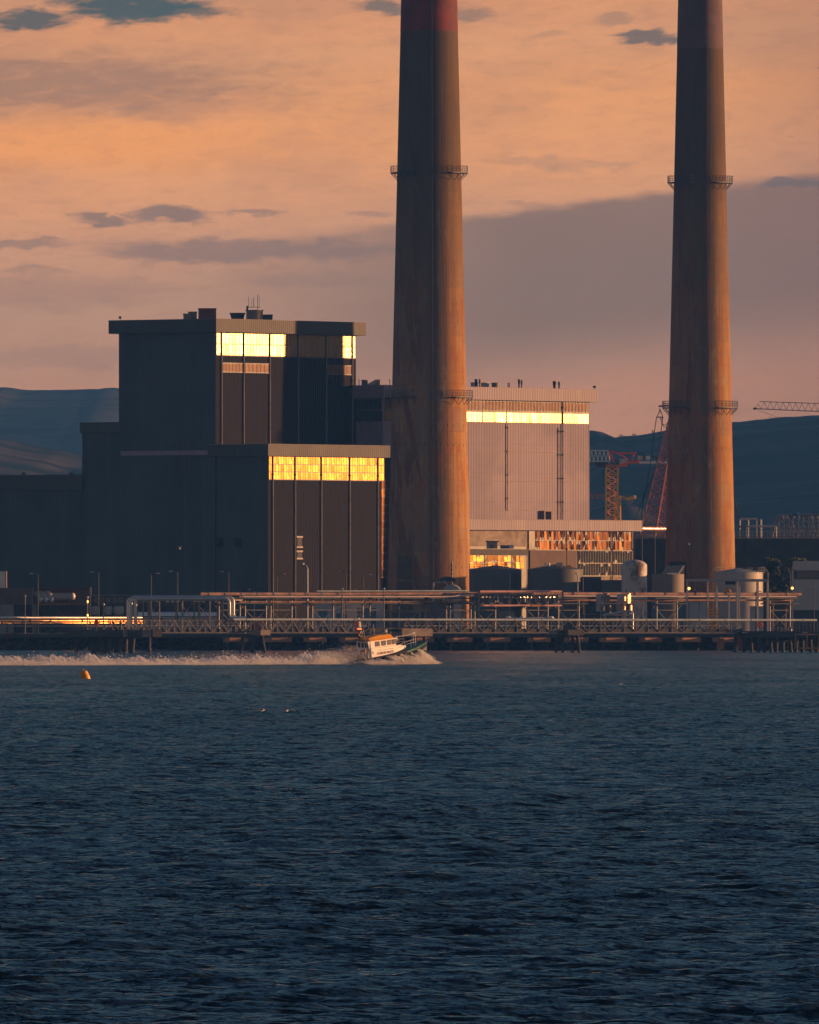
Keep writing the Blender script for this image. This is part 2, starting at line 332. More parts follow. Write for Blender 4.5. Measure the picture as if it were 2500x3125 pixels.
# ------------------------------------------------------------ water
def make_water():
    m = bpy.data.materials.new('sea'); m.use_nodes = True; t = NT(m.node_tree); t.n.clear()
    g = t.new('ShaderNodeNewGeometry'); P = g.outputs['Position']; x, y, z = t.xyz(P)
    b = t.new('ShaderNodeBsdfPrincipled'); b.inputs['Base Color'].default_value = (.012,.024,.034,1)
    b.inputs['Roughness'].default_value = .12; b.inputs['IOR'].default_value = 1.33
    # ripples smaller than the mesh: facet slopes straight from noise, so they stay rough however far away
    nrm = None
    for sc, k, sq in ((1.7, 1.9, .62), (6.5, 1.7, .8)):
        nn = t.new('ShaderNodeTexNoise'); nn.inputs['Scale'].default_value = sc; nn.inputs['Detail'].default_value = 3; nn.inputs['Roughness'].default_value = .6
        t.put(nn.inputs['Vector'], t.comb(t.m('MULTIPLY', x, sq), y, 0.0))
        sub = t.new('ShaderNodeVectorMath', operation='SUBTRACT'); t.put(sub.inputs[0], nn.outputs['Color']); sub.inputs[1].default_value = (.5,.5,.5)
        sx_, sy_, _z = t.xyz(sub.outputs[0]); mul = t.new('ShaderNodeVectorMath', operation='MULTIPLY'); t.put(mul.inputs[0], t.comb(sx_, t.m('SUBTRACT', t.m('MULTIPLY', sy_, .62), t.m('MULTIPLY', t.m('ABSOLUTE', sy_), .85)), 0.0)); gust = t.m('ADD', .62, t.m('MULTIPLY', t.smooth(t.noise(t.comb(t.m('MULTIPLY', x, .045), t.m('MULTIPLY', y, .009), sc), 1, 4, .6), .35, .65), .62)); t.put(mul.inputs[1], t.comb(t.m('MULTIPLY', gust, k*.8), t.m('MULTIPLY', gust, k), 0.0))
        ad = t.new('ShaderNodeVectorMath', operation='ADD'); t.put(ad.inputs[0], nrm if nrm else g.outputs['Normal']); t.put(ad.inputs[1], mul.outputs[0]); nrm = ad.outputs[0]
    nz = t.new('ShaderNodeVectorMath', operation='NORMALIZE'); t.put(nz.inputs[0], nrm); t.l.new(nz.outputs[0], b.inputs['Normal'])
    o = t.new('ShaderNodeOutputMaterial'); t.l.new(b.outputs[0], o.inputs[0]); M['sea'] = m
    # one sheet; the waves are true heights in metres, the mesh is only finer where the water is nearer
    rows = [150.0]
    while rows[-1] < 3345: rows.append(rows[-1]+.16+.16*(rows[-1]/300)**1.5)
    Y = np.array(rows); nx = 640; k = np.linspace(-1, 1, nx)
    # outer columns run far to the sides so the sheet reaches beyond any view
    half = .042*Y+4
    Xg = k[None, :]*half[:, None]
    Xg[:, 0] = -4000; Xg[:, -1] = 4000
    Yg = np.repeat(Y[:, None], nx, 1)
    dy = np.gradient(Y)[:, None]
    rs = np.random.RandomState(3); H = np.zeros_like(Xg)
    lams = np.exp(np.linspace(np.log(.7), np.log(9), 46))
    for i, L in enumerate(lams):
        a = rs.normal(-1.15, .55); kx, ky = math.cos(a)*2*PI/L, math.sin(a)*2*PI/L
        amp = .0066*L**.50
        fade = np.clip((L/np.maximum(dy*abs(math.sin(a))*2.2, .05))-.4, 0, 1)
        H += amp*fade*np.sin(kx*Xg+ky*Yg+rs.rand()*6.28+.6*np.sin(Xg*.11*rs.rand()+Yg*.06*rs.rand()))
    H = H+.35*H*np.abs(H)/.3                    # sharper crests
    H[:, 0] = H[:, -1] = 0
    n = len(Y); V = np.stack([Xg, Yg, H], -1).reshape(-1, 3).astype(np.float32)
    i = np.arange(n-1)[:, None]*nx+np.arange(nx-1)[None, :]; q = np.stack([i, i+1, i+nx+1, i+nx], -1).reshape(-1, 4).astype(np.int32)
    me = bpy.data.meshes.new('water'); me.vertices.add(len(V)); me.vertices.foreach_set('co', V.ravel())
    me.loops.add(q.size); me.loops.foreach_set('vertex_index', q.ravel())
    me.polygons.add(len(q)); me.polygons.foreach_set('loop_start', np.arange(0, q.size, 4, dtype=np.int32)); me.polygons.foreach_set('loop_total', np.full(len(q), 4, np.int32))
    me.polygons.foreach_set('use_smooth', np.ones(len(q), bool)); me.update(); me.materials.append(m)
    o = bpy.data.objects.new('water', me); COL.objects.link(o); structure(o); o['label'] = 'dark blue choppy harbour water'
    structure(MB().add([(-6000,-600,-.6),(6000,-600,-.6),(6000,149,-.6),(-6000,149,-.6)], [(0,1,2,3)]).build('water', m))
make_water()

# ------------------------------------------------------------ land, shore, hills
SHORE = 3340.0; LAND = 4.0
def ground():
    gm = mat('ground', (.07,.065,.06,1), .95, var=.35, scale=.05)
    structure(MB().add([(-5000,SHORE+14,LAND),(5000,SHORE+14,LAND),(7000,15000,LAND),(-7000,15000,LAND)], [(0,1,2,3)]).build('ground', gm))
    # rock and weed slope between quay piles: rows of rough steps
    rk = mat('shore_rock', (.09,.085,.075,1), .95, var=.5, scale=.5, bump=.25, rust=(.6,(.26,.22,.13,1),.35), streak=(.3,.2,(.04,.04,.045,1)))
    rs = np.random.RandomState(5); xs = np.arange(-260, 261, 1.1); prof = [(-.4,-1.0),(.2,.3),(1.4,.9),(3.2,1.25),(3.4,2.0),(7,2.3),(7.2,3.1),(12.5,3.4),(12.7,4.0),(14.2,4.004)]
    mb = MB(); n = len(prof); vs = []
    for x in xs:
        for j, (yy, zz) in enumerate(prof):
            e = 0 if j in (0, n-1) else 1
            vs.append((x, SHORE+yy+e*rs.normal(0,.35), zz+e*rs.normal(0,.13)))
    fs = [(i*n+j, (i+1)*n+j, (i+1)*n+j+1, i*n+j+1) for i in range(len(xs)-1) for j in range(n-1)]
    mb.add(vs, fs); structure(mb.build('shore', rk))
ground()
def hills():
    m = bpy.data.materials.new('hillside'); m.use_nodes = True; t = NT(m.node_tree); t.n.clear()
    g = t.new('ShaderNodeNewGeometry'); P = g.outputs['Position']
    vor = t.new('ShaderNodeTexVoronoi'); t.put(vor.inputs['Vector'], P); vor.inputs['Scale'].default_value = .006
    n = t.noise(P, .004, 6, .65)
    c = t.mix(vor.outputs['Color'], (.03,.042,.035,1), (.12,.10,.09,1)); c = t.mix(t.smooth(n, .44, .60), c, (.022,.035,.022,1))
    hv = t.m('MULTIPLY', t.smooth(t.noise(P, .012, 5, .7), .55, .62), .8); c = t.mix(hv, c, (.012,.02,.014,1))
    b = t.new('ShaderNodeBsdfDiffuse'); t.put(b.inputs[0], c); o = t.new('ShaderNodeOutputMaterial'); t.l.new(b.outputs[0], o.inputs[0])
    M['hill'] = m
    def ridge(name, Y0, keys, depth, seed, x0, x1, frac, lab):
        # keys: (photo column, photo row) of the crest seen at distance Y0
        rs = np.random.RandomState(seed); xs = np.linspace(X(x0, Y0), X(x1, Y0), 260); kx = [X(a, Y0) for a, _ in keys]; kz = [Z(b_, Y0) for _, b_ in keys]
        crest = np.interp(xs, kx, kz); ph = rs.rand(30)*6.28
        fine = sum(np.sin(xs*.02*(j+1)*.9+ph[j])*1.2/(j+1)**.5 for j in range(22))
        crest = crest+fine*frac; V = []; nr = 26
        for r in range(nr):
            s = r/(nr-1); hh = 1-(1-s)**1.6 if s < 1 else 1
            lump = sum(np.sin(xs*.004*(j+1)+s*4*(j+1)+ph[j])*(9/(j+1)) for j in range(8))*s*(1-s)*2.2
            V += [(x, Y0-depth*(1-s), LAND-1+(c-LAND+1)*hh+l) for x, c, l in zip(xs, crest, lump)]
        V += [(x, Y0+500, c*.9) for x, c in zip(xs, crest)]+[(x, Y0+2500, 0) for x in xs]
        W = len(xs); fs = [(r*W+i, r*W+i+1, (r+1)*W+i+1, (r+1)*W+i) for r in range(nr+1) for i in range(W-1)]
        mb = MB(); mb.add(V, fs); o = mb.build(name, m, smooth=True); structure(o); o['label'] = lab
    ridge('hills', 13500, [(-1500,1290),(-600,1200),(0,1183),(150,1192),(360,1183),(800,1260),(1200,1330),(1700,1370),(2600,1400),(4200,1400)], 2600, 1, -1500, 4200, .25, 'far blue wooded hill behind the station')
    ridge('hills', 9500, [(-1500,1420),(-300,1330),(0,1340),(200,1376),(420,1420),(900,1460),(1500,1420),(1790,1318),(1845,1345),(1960,1335),(2050,1318),(2300,1292),(2420,1280),(2500,1278),(3000,1250),(4200,1300)], 3200, 2, -1500, 4200, .2, 'nearer hillside of fields')
    return
hills()

# ------------------------------------------------------------ chimneys
def chimney_mat(name, cx, cy, seed, diag, base, warm):
    """weathered concrete: rust streaks run down the shaft, lift joints every few metres, big flame-shaped stains"""
    m = bpy.data.materials.new(name); m.use_nodes = True; t = NT(m.node_tree); t.n.clear()
    g = t.new('ShaderNodeNewGeometry'); x, y, z = t.xyz(g.outputs['Position'])
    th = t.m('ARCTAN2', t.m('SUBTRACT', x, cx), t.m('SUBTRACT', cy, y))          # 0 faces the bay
    st = t.noise(t.comb(t.m('MULTIPLY', th, 6.0), seed, t.m('MULTIPLY', z, .012)), 1, 5, .6)
    st2 = t.noise(t.comb(t.m('MULTIPLY', th, 22.0), seed+3, t.m('MULTIPLY', z, .03)), 1, 4, .6)
    big = t.noise(t.comb(t.m('ADD', t.m('MULTIPLY', th, 2.2), t.m('MULTIPLY', z, diag)), seed+9, t.m('MULTIPLY', z, .035)), 1, 5, .6, .8)
    c = t.mix(t.smooth(st, .42, .58), tuple(base)+(1,), tuple(warm)+(1,))
    c = t.mix(t.m('MULTIPLY', t.smooth(st2, .5, .66), .7), c, (.34,.13,.025,1))
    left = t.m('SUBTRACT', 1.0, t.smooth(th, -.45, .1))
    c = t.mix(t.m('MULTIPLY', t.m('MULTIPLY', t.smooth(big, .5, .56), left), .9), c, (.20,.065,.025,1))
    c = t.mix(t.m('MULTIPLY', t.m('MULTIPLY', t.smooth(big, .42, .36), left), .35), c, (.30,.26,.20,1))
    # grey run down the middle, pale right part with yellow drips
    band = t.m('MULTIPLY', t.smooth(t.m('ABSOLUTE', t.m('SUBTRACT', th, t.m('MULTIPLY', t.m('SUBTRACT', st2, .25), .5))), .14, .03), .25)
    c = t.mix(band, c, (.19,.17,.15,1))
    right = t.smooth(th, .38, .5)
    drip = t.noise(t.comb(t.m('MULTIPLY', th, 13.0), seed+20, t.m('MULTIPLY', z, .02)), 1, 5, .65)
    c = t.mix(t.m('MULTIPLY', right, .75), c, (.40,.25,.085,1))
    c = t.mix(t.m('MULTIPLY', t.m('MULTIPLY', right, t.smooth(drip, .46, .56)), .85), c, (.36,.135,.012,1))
    stain_shade = t.m('SUBTRACT', 1.0, t.smooth(t.m('ADD', th, t.m('MULTIPLY', t.m('SUBTRACT', st, .5), .5)), .36, .60))
    c = t.mix(t.m('MULTIPLY', stain_shade, .22), c, (.12,.075,.04,1))       # stain and painted shade left of the sunlit strip
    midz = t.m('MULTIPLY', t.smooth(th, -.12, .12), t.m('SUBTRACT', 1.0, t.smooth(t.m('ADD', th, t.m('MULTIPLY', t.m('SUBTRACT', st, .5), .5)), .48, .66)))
    c = t.mix(t.m('MULTIPLY', midz, .74), c, (.11,.075,.038,1))        # broad dark run down the bay side, plus painted shade beside the lit strip
    mot = t.noise(t.comb(x, y, t.m('MULTIPLY', z, .35)), .32, 7, .72)
    c = t.mix(t.m('MULTIPLY', t.smooth(mot, .50, .60), .72), c, (.30,.115,.03,1)); c = t.mix(t.m('MULTIPLY', t.smooth(mot, .46, .34), .55), c, (.40,.31,.20,1))
    # patches of newer pour between lift joints
    lift = t.m('FLOOR', t.m('DIVIDE', z, 6.1)); wn = t.new('ShaderNodeTexWhiteNoise', noise_dimensions='2D')
    t.put(wn.inputs['Vector'], t.comb(lift, t.m('FLOOR', t.m('MULTIPLY', th, 1.6)), 0.0))
    c = t.mix(t.m('MULTIPLY', wn.outputs[0], .38), c, (.15,.12,.10,1))
    fr = t.m('FRACT', t.m('DIVIDE', z, 3.05)); jn = t.m('MULTIPLY', t.m('MAXIMUM', t.smooth(fr, .965, 1.0), t.smooth(fr, .02, 0.0)), t.m('MULTIPLY', st2, .6))
    c = t.mix(jn, c, (.10,.08,.06,1))
    # tie holes: little dark dots in rings
    dz = t.m('ABSOLUTE', t.m('SUBTRACT', t.m('FRACT', t.m('DIVIDE', z, 36.0)), .5)); dt = t.m('ABSOLUTE', t.m('SUBTRACT', t.m('FRACT', t.m('MULTIPLY', th, 5.0)), .5))
    dot = t.m('MULTIPLY', t.m('LESS_THAN', t.m('ABSOLUTE', t.m('SUBTRACT', dz, .07)), .008), t.m('LESS_THAN', dt, .06))
    c = t.mix(t.m('MULTIPLY', dot, .8), c, (.03,.02,.02,1))
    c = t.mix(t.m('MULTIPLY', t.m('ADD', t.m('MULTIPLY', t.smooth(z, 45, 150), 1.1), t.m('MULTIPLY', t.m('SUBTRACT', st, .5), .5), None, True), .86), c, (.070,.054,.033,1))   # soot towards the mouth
    b = t.new('ShaderNodeBsdfPrincipled'); t.put(b.inputs['Base Color'], c); b.inputs['Roughness'].default_value = .9; b.inputs['Specular IOR Level'].default_value = .15
    bp = t.new('ShaderNodeBump'); bp.inputs['Distance'].default_value = 1; t.put(bp.inputs['Height'], t.m('MULTIPLY', t.m('ADD', st2, t.m('MULTIPLY', jn, -1.0)), .10)); t.l.new(bp.outputs[0], b.inputs['Normal'])
    o = t.new('ShaderNodeOutputMaterial'); t.l.new(b.outputs[0], o.inputs[0]); return m
def chimney(px, D, r0, taper, zpaint, ztop, gals, spans, paint, cm, label):
    cx, cy = X(px, D), D; rad = lambda z: r0-(z-15.8)*taper
    root = empty('chimney', (cx, cy, LAND), label, 'chimney', 'tall power station chimneys')
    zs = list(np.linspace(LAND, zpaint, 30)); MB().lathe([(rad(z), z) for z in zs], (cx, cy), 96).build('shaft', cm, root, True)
    MB().lathe([(rad(z)+.04, z) for z in np.linspace(zpaint, ztop, 14)]+[(rad(ztop)-.5, ztop)], (cx, cy), 96).build('painted_top', paint, root, True)
    for zf in gals:
        ro = rad(zf)+1.7; ri = rad(zf)-.1
        for a0, a1 in spans:
            n = max(6, int((a1-a0)/7)); an = [R(a0+(a1-a0)*i/n) for i in range(n+1)]
            P = lambda r, a, z: (cx+r*math.sin(a), cy-r*math.cos(a), z)
            fl = MB()
            for i in range(n):
                fl.prism([P(ri, an[i], zf-.14), P(ro, an[i], zf-.14), P(ro, an[i+1], zf-.14), P(ri, an[i+1], zf-.14)], (0,0,0), (0,0,.26))
            g = fl.build('gallery', M['dark_steel'], root); 
            rl = MB()
            for i in range(n+1):
                rl.beam(P(ro-.05, an[i], zf), P(ro-.05, an[i], zf+1.75), .09)
                if i < n:
                    for h in (.6, 1.15, 1.75): rl.beam(P(ro-.05, an[i], zf+h), P(ro-.05, an[i+1], zf+h), .09)
            for e in (0, n):
                for h in (.6, 1.15, 1.75): rl.beam(P(ri, an[e], zf+h), P(ro, an[e], zf+h), .09)
            r_ = rl.build('railing', M['dark_steel'], g)
            for i in range(0, n+1, 2):
                t0 = P(ro-.15, an[i], zf-.2); MB().tube([t0, P(ri+.12, an[i], zf-1.9), P(ri+.12, an[i], zf-.1)], .09, 6).build('bracket', M['dark_steel'], g)
            
    return root, rad
def build_chimneys():
    red = mat('faded_red', (.16,.03,.02,1), .85, var=.3, scale=.2, streak=(.8,.9,(.05,.04,.045,1)))
    wht = mat('faded_white', (.11,.07,.065,1), .85, var=.25, scale=.25, streak=(.9,1.1,(.09,.035,.03,1)))
    c1x, c2x = X(1310, 3500), X(2137, 3575)
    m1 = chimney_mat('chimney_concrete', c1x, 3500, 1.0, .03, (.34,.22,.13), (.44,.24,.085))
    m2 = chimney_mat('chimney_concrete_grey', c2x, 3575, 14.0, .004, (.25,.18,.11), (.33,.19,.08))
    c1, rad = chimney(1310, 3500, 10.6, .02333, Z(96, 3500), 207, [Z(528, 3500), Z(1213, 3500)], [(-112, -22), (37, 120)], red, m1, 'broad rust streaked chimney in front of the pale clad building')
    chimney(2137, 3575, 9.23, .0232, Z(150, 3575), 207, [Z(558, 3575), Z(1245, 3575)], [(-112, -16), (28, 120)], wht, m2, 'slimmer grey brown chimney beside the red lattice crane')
    # blocked doorway at the foot of the first
    cx = c1x
    def panel(a0, a1, z0, z1, name, mt, out):
        mb = MB(); n = 6
        for i in range(n):
            b0, b1 = R(a0+(a1-a0)*i/n), R(a0+(a1-a0)*(i+1)/n)
            q = []
            for r in (-.1, out):
                for a, z in ((b0,z0),(b1,z0),(b1,z1),(b0,z1)):
                    rr = rad(z)+r; q.append((cx+rr*math.sin(a), 3500-rr*math.cos(a), z))
            mb.add(q, [(3,2,1,0),(4,5,6,7),(0,1,5,4),(1,2,6,5),(2,3,7,6),(3,0,4,7)])
        mb.build(name, mt, c1)
    dm = mat('door_panel', (.10,.07,.05,1), .9, var=.2, scale=.3)
    panel(-52, -19, LAND, 24.5, 'doorway_surround', m1, .35)
    panel(-48, -23, LAND, 17, 'access_door', dm, .42); panel(-48, -23, 17.4, 23.5, 'access_door', dm, .42)
    ld = MB()                                     # ladder cage up the middle
    for s in (-.03, .03): ld.tube([(cx+(rad(z)+.15)*math.sin(s+.06), 3500-(rad(z)+.15)*math.cos(s+.06), z) for z in np.linspace(6, 200, 30)], .06, 5)
    for z in np.arange(6, 200, 1.2): ld.beam((cx+(rad(z)+.15)*math.sin(.03), 3500-(rad(z)+.15), z), (cx+(rad(z)+.15)*math.sin(.09), 3500-(rad(z)+.15), z), .06)
    ld.build('ladder', M['dark_steel'], c1)
build_chimneys()

# ------------------------------------------------------------ power station blocks
rnd = random.Random(11)
def pane_grid(o, a0, a1, z0, z1, cols, rows, b, tilt, gap=.09, rs=None):
    """one window's panes, each leaning a little differently as old glazing does"""
    rs = rs or rnd; mb = MB(); da = (a1-a0)/cols; dz = (z1-z0)/rows
    for i in range(cols):
        for j in range(rows):
            t1, t2 = rs.gauss(0, tilt), rs.gauss(0, tilt)
            A0, A1 = a0+da*i+gap/2, a0+da*(i+1)-gap/2; Z0, Z1 = z0+dz*j+gap/2, z0+dz*(j+1)-gap/2
            e = (A1-A0)/2*t1; f = (Z1-Z0)/2*t2
            pts = [(A0, b-e-f, Z0), (A1, b+e-f, Z0), (A1, b+e+f, Z1), (A0, b-e+f, Z1)]
            vs = [site(o, p[0], p[1])+(p[2],) for p in pts]+[site(o, p[0], p[1]+.04)+(p[2],) for p in pts]
            mb.add(vs, [(0,1,2,3),(7,6,5,4),(0,4,5,1),(1,5,6,2),(2,6,7,3),(3,7,4,0)])
    return mb
def window(root, o, a0, a1, z0, z1, cols, rows, gm, tilt=.012, b=-.12, fr=.14, name='window', gap=.09):
    f = MB(); da = (a1-a0)/cols; dz = (z1-z0)/rows
    f.fbox(o, a0, a1, b+.03, b+.115, z0, z1)
    for i in range(1, cols): f.fbox(o, a0+da*i-.045, a0+da*i+.045, b-.06, b+.02, z0, z1)
    for j in range(1, rows): f.fbox(o, a0, a1, b-.10, b-.065, z0+dz*j-fr*.7, z0+dz*j+fr*.7)
    f.fbox(o, a0-fr, a1+fr, b-.1, b+.11, z1, z1+fr*1.3); f.fbox(o, a0-fr, a1+fr, b-.1, b+.11, z0-fr*1.3, z0)
    w = f.build(name, M['frame'], root)
    p = pane_grid(o, a0, a1, z0, z1, cols, rows, b-.02, tilt, gap).build('pane', gm, w); LOC[p.name] = LOC[root.name]
    fix(p, w)
    return w
def fix(child, parent):                           # the child mesh was offset by the root's place already; its parent sits on the root
    pass
def building(name, o, la, lb, z0, z1, wall, label, cat='building', group=None):
    root = empty(name, (o[0], o[1], z0), label, cat, group)
    MB().fbox(o, 0, la, 0, lb, z0, z1).build('wall', wall, root); return root
def fascia(root, o, la, lb, z0, z1, ov, m, ovb=None, name='fascia'):
    ovb = ov if ovb is None else ovb
    return MB().fbox(o, -ov, la+ov, -ovb, lb+ov, z0, z1).build(name, m, root, bevel=.05)
def downpipe(root, o, a, z0, z1, m):
    mb = MB(); p = site(o, a, -.32); mb.tube([(p[0], p[1], z0), (p[0], p[1], z1)], .15, 8)
    for z in np.arange(z0+3, z1, 6.2):
        mb.box(p[0]-.24, p[0]+.24, p[1]-.2, p[1]+.3, z, z+.3)
    mb.build('downpipe', m, root)
def station():
    # A: the tall boiler house
    A = (X(657, 3523), 3523.0); D0 = A[1]
    la = a_at(A, 1086); lb = b_at(A, 363); zt = Z(974, D0); zf = Z(1014, D0)
    rA = building('boiler_house', A, la, lb, LAND, zf+.4, M['dark_wall'], 'tall dark block with a glowing window band under its flat roof')
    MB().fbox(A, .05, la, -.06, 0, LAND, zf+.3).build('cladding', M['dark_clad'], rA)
    fascia(rA, A, la, lb, zf, zt, 1.9, M['fascia'])
    MB().fbox(A, -2.0, la+2.0, -2.0, lb+2.0, zt, zt+.12).build('roof_edge', M['tank_brown'], rA)
    ps = [a_at(A, p) for p in (674.5, 742, 821.7, 908.8, 994.3, 1073.6)]
    ed = [.15]+ps+[la-.1]
    for i in range(len(ed)-1):
        a0, a1 = ed[i]+.3, ed[i+1]-.3
        if a1-a0 < .6: continue
        window(rA, A, a0, a1, Z(1083, D0), zf-.1, max(1, int(round((a1-a0)/1.3))), 2, M['glazing'], .012)
        if i in (1, 2, 5): window(rA, A, a0+.3, a1-.2, Z(1134, D0), Z(1108, D0), 6, 1, M['panes'], .015, b=-.2, gap=.28)
    for a in ps: downpipe(rA, A, a, LAND, zf, M['gutter'])
    MB().fbox(A, -.5, 0, 2.0, lb-1, Z(1388, D0), Z(1374, D0)).build('ledge', M['white_fascia'], rA)
    for px in (672, 730):
        b = b_at(A, px-(817-657)+0) if False else None
    # roof plant on A
    def drum(px, D, py0, py1, wpx, m, label, flare=1.0, sq=False, group=None):
        r = wpx/2*D/F; c = (X(px, D), D); z0 = Z(py0, D); z1 = Z(py1, D)
        t_ = empty('roof_fan', (c[0], c[1], z0), label, 'roof fan', group)
        mb = MB()
        if sq: mb.box(c[0]-r, c[0]+r, c[1]-r, c[1]+r, z0, z1-.25)
        else: mb.lathe([(r*.94/flare, z0), (r*.94, z1-.3)], c, 24)
        mb.build('casing', m, t_, not sq)
        if sq: MB().box(c[0]-r-.1, c[0]+r+.1, c[1]-r-.1, c[1]+r+.1, z1-.247, z1).build('rim', m, t_)
        else: MB().lathe([(r, z1-.297), (r*1.02, z1-.297), (r*1.02, z1), (r*.8, z1), (r*.8, z1-.25)], c, 24, False).build('rim', m, t_, True)
        return t_
    zr = zt+.19; pr = HOR-(zr-EYE)*F/3540
    g = 'fan housings on the tall block'
    drum(571, 3540, pr, 957, 22, M['steel'], 'smallest low grey fan housing at the left end of the roof plant', sq=True, group=g)
    drum(588, 3545, pr, 951, 26, M['steel'], 'grey fan housing tucked against the dark red one', sq=True, group=g)
    drum(633, 3540, pr, 941, 54, mat('dark_red_box', (.13,.035,.025,1), .6), 'large dark red box on the roof of the tall block', sq=True, group=g)
    drum(725, 3548, pr, 955, 48, M['dark_steel'], 'dark flared round fan left of the aerials', flare=1.25, group=g)
    drum(777, 3545, pr, 946, 54, M['tank_brown'], 'brown round fan drum carrying the aerials', group=g)
    drum(817, 3555, pr, 960, 30, M['dark_steel'], 'low dark box right of the brown fan drum', sq=True, group=g)
    an = empty('aerial_mast', (X(775, 3545), 3545, Z(944, 3545)), 'cluster of thin radio aerials on the brown fan drum', 'aerial')
    z0 = Z(946, 3545); D = 3545
    for px, top, r in ((759,905,.05),(768,912,.04),(775,909,.09),(787,899,.08),(792,902,.04)):
        MB().tube([(X(px,D), D-1, z0+.7), (X(px,D), D-1, Z(top,D))], r, 6).build('aerial', M['dark_steel'], an)
    mb = MB().beam((X(757,D), D-1, z0+.7), (X(794,D), D-1, z0+.7), .15)
    for px in (757, 787): mb.beam((X(px,D), D-1, z0), (X(px,D), D-1, z0+1.2), .14)
    mb.box(X(752,D), X(757,D), D-1.2, D-.6, z0-.1, z0+1.0); mb.build('bracket', M['dark_steel'], an)
    lm = empty('roof_lamp', (X(368,3545), 3543, zr), 'small floodlight at the left corner of the tall roof', 'lamp')
    MB().tube([(X(368,3545),3543,zr-.1),(X(368,3545),3543,zr+.5)], .08, 6).build('post', M['dark_steel'], lm)
    MB().box(X(363,3545),X(371,3545),3542.7,3543.3,zr+.4,zr+.95).build('lamp_head', M['dark_steel'], lm)

    # B: lower turbine block, its window band glowing orange
    bx = X(817, 3512.5); B = (bx, 3512.5); D0 = B[1]
    la = a_at(B, 1207); lb = b_at(B, 640)
    zt = Z(1356, D0); zf = Z(1392, D0)
    rB = building('turbine_hall', B, la, lb-.3, LAND, zf+.4, M['dark_wall'], 'lower dark block with three tier glowing glazing beside the broad chimney')
    MB().fbox(B, .05, la, -.06, 0, LAND, zf+.3).build('cladding', M['dark_clad'], rB)
    fascia(rB, B, la-1.5, lb-1.4, zf, zt, 1.1, M['fascia'])
    MB().fbox(B, -1.2, la-.3, -1.2, lb, zt, zt+.12).build('roof_edge', M['tank_brown'], rB)
    ps = [a_at(B, p) for p in (831, 899, 979, 1065.5, 1152)]
    ed = [.15]+ps+[a_at(B, 1173)]
    rs = random.Random(4)
    for i in range(len(ed)-1):
        a0, a1 = ed[i]+.25, ed[i+1]-.25
        if a1-a0 < .5: continue
        window(rB, B, a0, a1, Z(1462, D0), zf-.1, max(2, int(round((a1-a0)/1.0))), 3, M['glazing_amber'], .02)
    for a in ps: downpipe(rB, B, a, LAND, zf, M['gutter'])
    a0, a1 = a_at(B, 1163), a_at(B, 1190)
    window(rB, B, a0+.1, a0+3.4, Z(1760, D0), Z(1464, D0), 2, 12, M['glazing_old'], .012, name='stair_window')
    window(rB, B, a0+3.6, a1+3, Z(1790, D0), Z(1392, D0), 3, 14, M['glazing_old'], .10, name='stair_window')
    for y0, y1 in ((1640, 1667), (1684, 1702)):
        window(rB, B, a_at(B, 905), a_at(B, 920), Z(y1, D0), Z(y0, D0), 1, 1, M['black'], 0, b=-.22, fr=.3)
    for px in (672, 730):
        b = b_at(B, px); zz = Z(1655, D0); P = lambda a, b_, z: site(B, a, b_)+(z,)
        MB().prism([P(-.02,b-.9,zz-1.2), P(-.02,b-.9,zz+1.2), P(-1.2,b-.9,zz+.8), P(-1.2,b-.9,zz-.3)], (0,0,0), (Vector(P(0,b+.9,0))-Vector(P(0,b-.9,0)))).build('wall_vent', M['black'], rB)
    ex = empty('exhaust_pipe', (X(937, 3470), 3470, LAND), 'tall bent steel exhaust pipe in front of the dark block', 'pipe')
    zt_ = Z(1727, 3470); x = X(937, 3470)
    MB().tube([(x,3470,LAND),(x,3470,zt_-.8),(x-.15,3470,zt_-.25),(x-.55,3470,zt_),(x-1.1,3470,zt_-.1)], .36, 12).build('pipe', M['steel'], ex, True)
    MB().tube([(x-.9,3470,zt_+.2),(x-.9,3470,zt_+.75)], .22, 8).build('vent_cap', M['pipe_metal'], ex)

    # C and D: stepped wings to the left
    C = (X(366, 3543.5), 3543.5); D0 = C[1]; lb = b_at(C, 251)
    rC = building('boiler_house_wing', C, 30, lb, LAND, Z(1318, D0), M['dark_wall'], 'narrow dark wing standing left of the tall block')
    fascia(rC, C, 30, lb-.1, Z(1321, D0), Z(1288, D0), .5, M['fascia'])
    D_ = (X(250, 3552), 3552.0); D0 = D_[1]; lb = b_at(D_, -120)
    rD = building('workshop_block', D_, 30, lb, LAND, Z(1492, D0), M['dark_wall'], 'lowest long dark block at the left edge')
    fascia(rD, D_, 30, lb, Z(1494, D0), Z(1448, D0), .9, M['fascia'])
    for px in (72, 218):
        lv = MB().lathe([(.5, Z(1448, D0)), (.5, Z(1443, D0)), (.75, Z(1443, D0)), (.1, Z(1440, D0))], (X(px, D0+4), D0+4), 12)
        tag(lv.build('roof_vent', M['dark_steel'], None, True), 'small cowl vent on the lowest dark roof, nearer the %s' % ('picture edge' if px < 100 else 'narrow wing'), 'vent')

    # W: the pale clad block
    W = site(A, a_at(A, 1086)+.1, -9); D0 = 3600
    la = a_at(W, 1799); zc = Z(1183, 3604)
    zt = Z(1192, 3650); zf = zt-3.4
    rW = building('pale_block', W, la, 40, LAND, zf+.4, M['white_clad'], 'pale pink clad block between the two chimneys')
    fascia(rW, W, la, 40, zf, zt, 1.6, M['white_fascia'])
    MB().fbox(W, -.12, 0, .3, 9, zf-6, zf-3.2).build('dark_band', M['black'], rW)
    for k in range(6): MB().fbox(W, -.14, 0, .5+k*1.42, 1.7+k*1.42, zf-2.9, zf-.3).build('side_window', M['dark_glass'], rW)
    aL = a_at(W, 1425)
    zz = lambda z: z
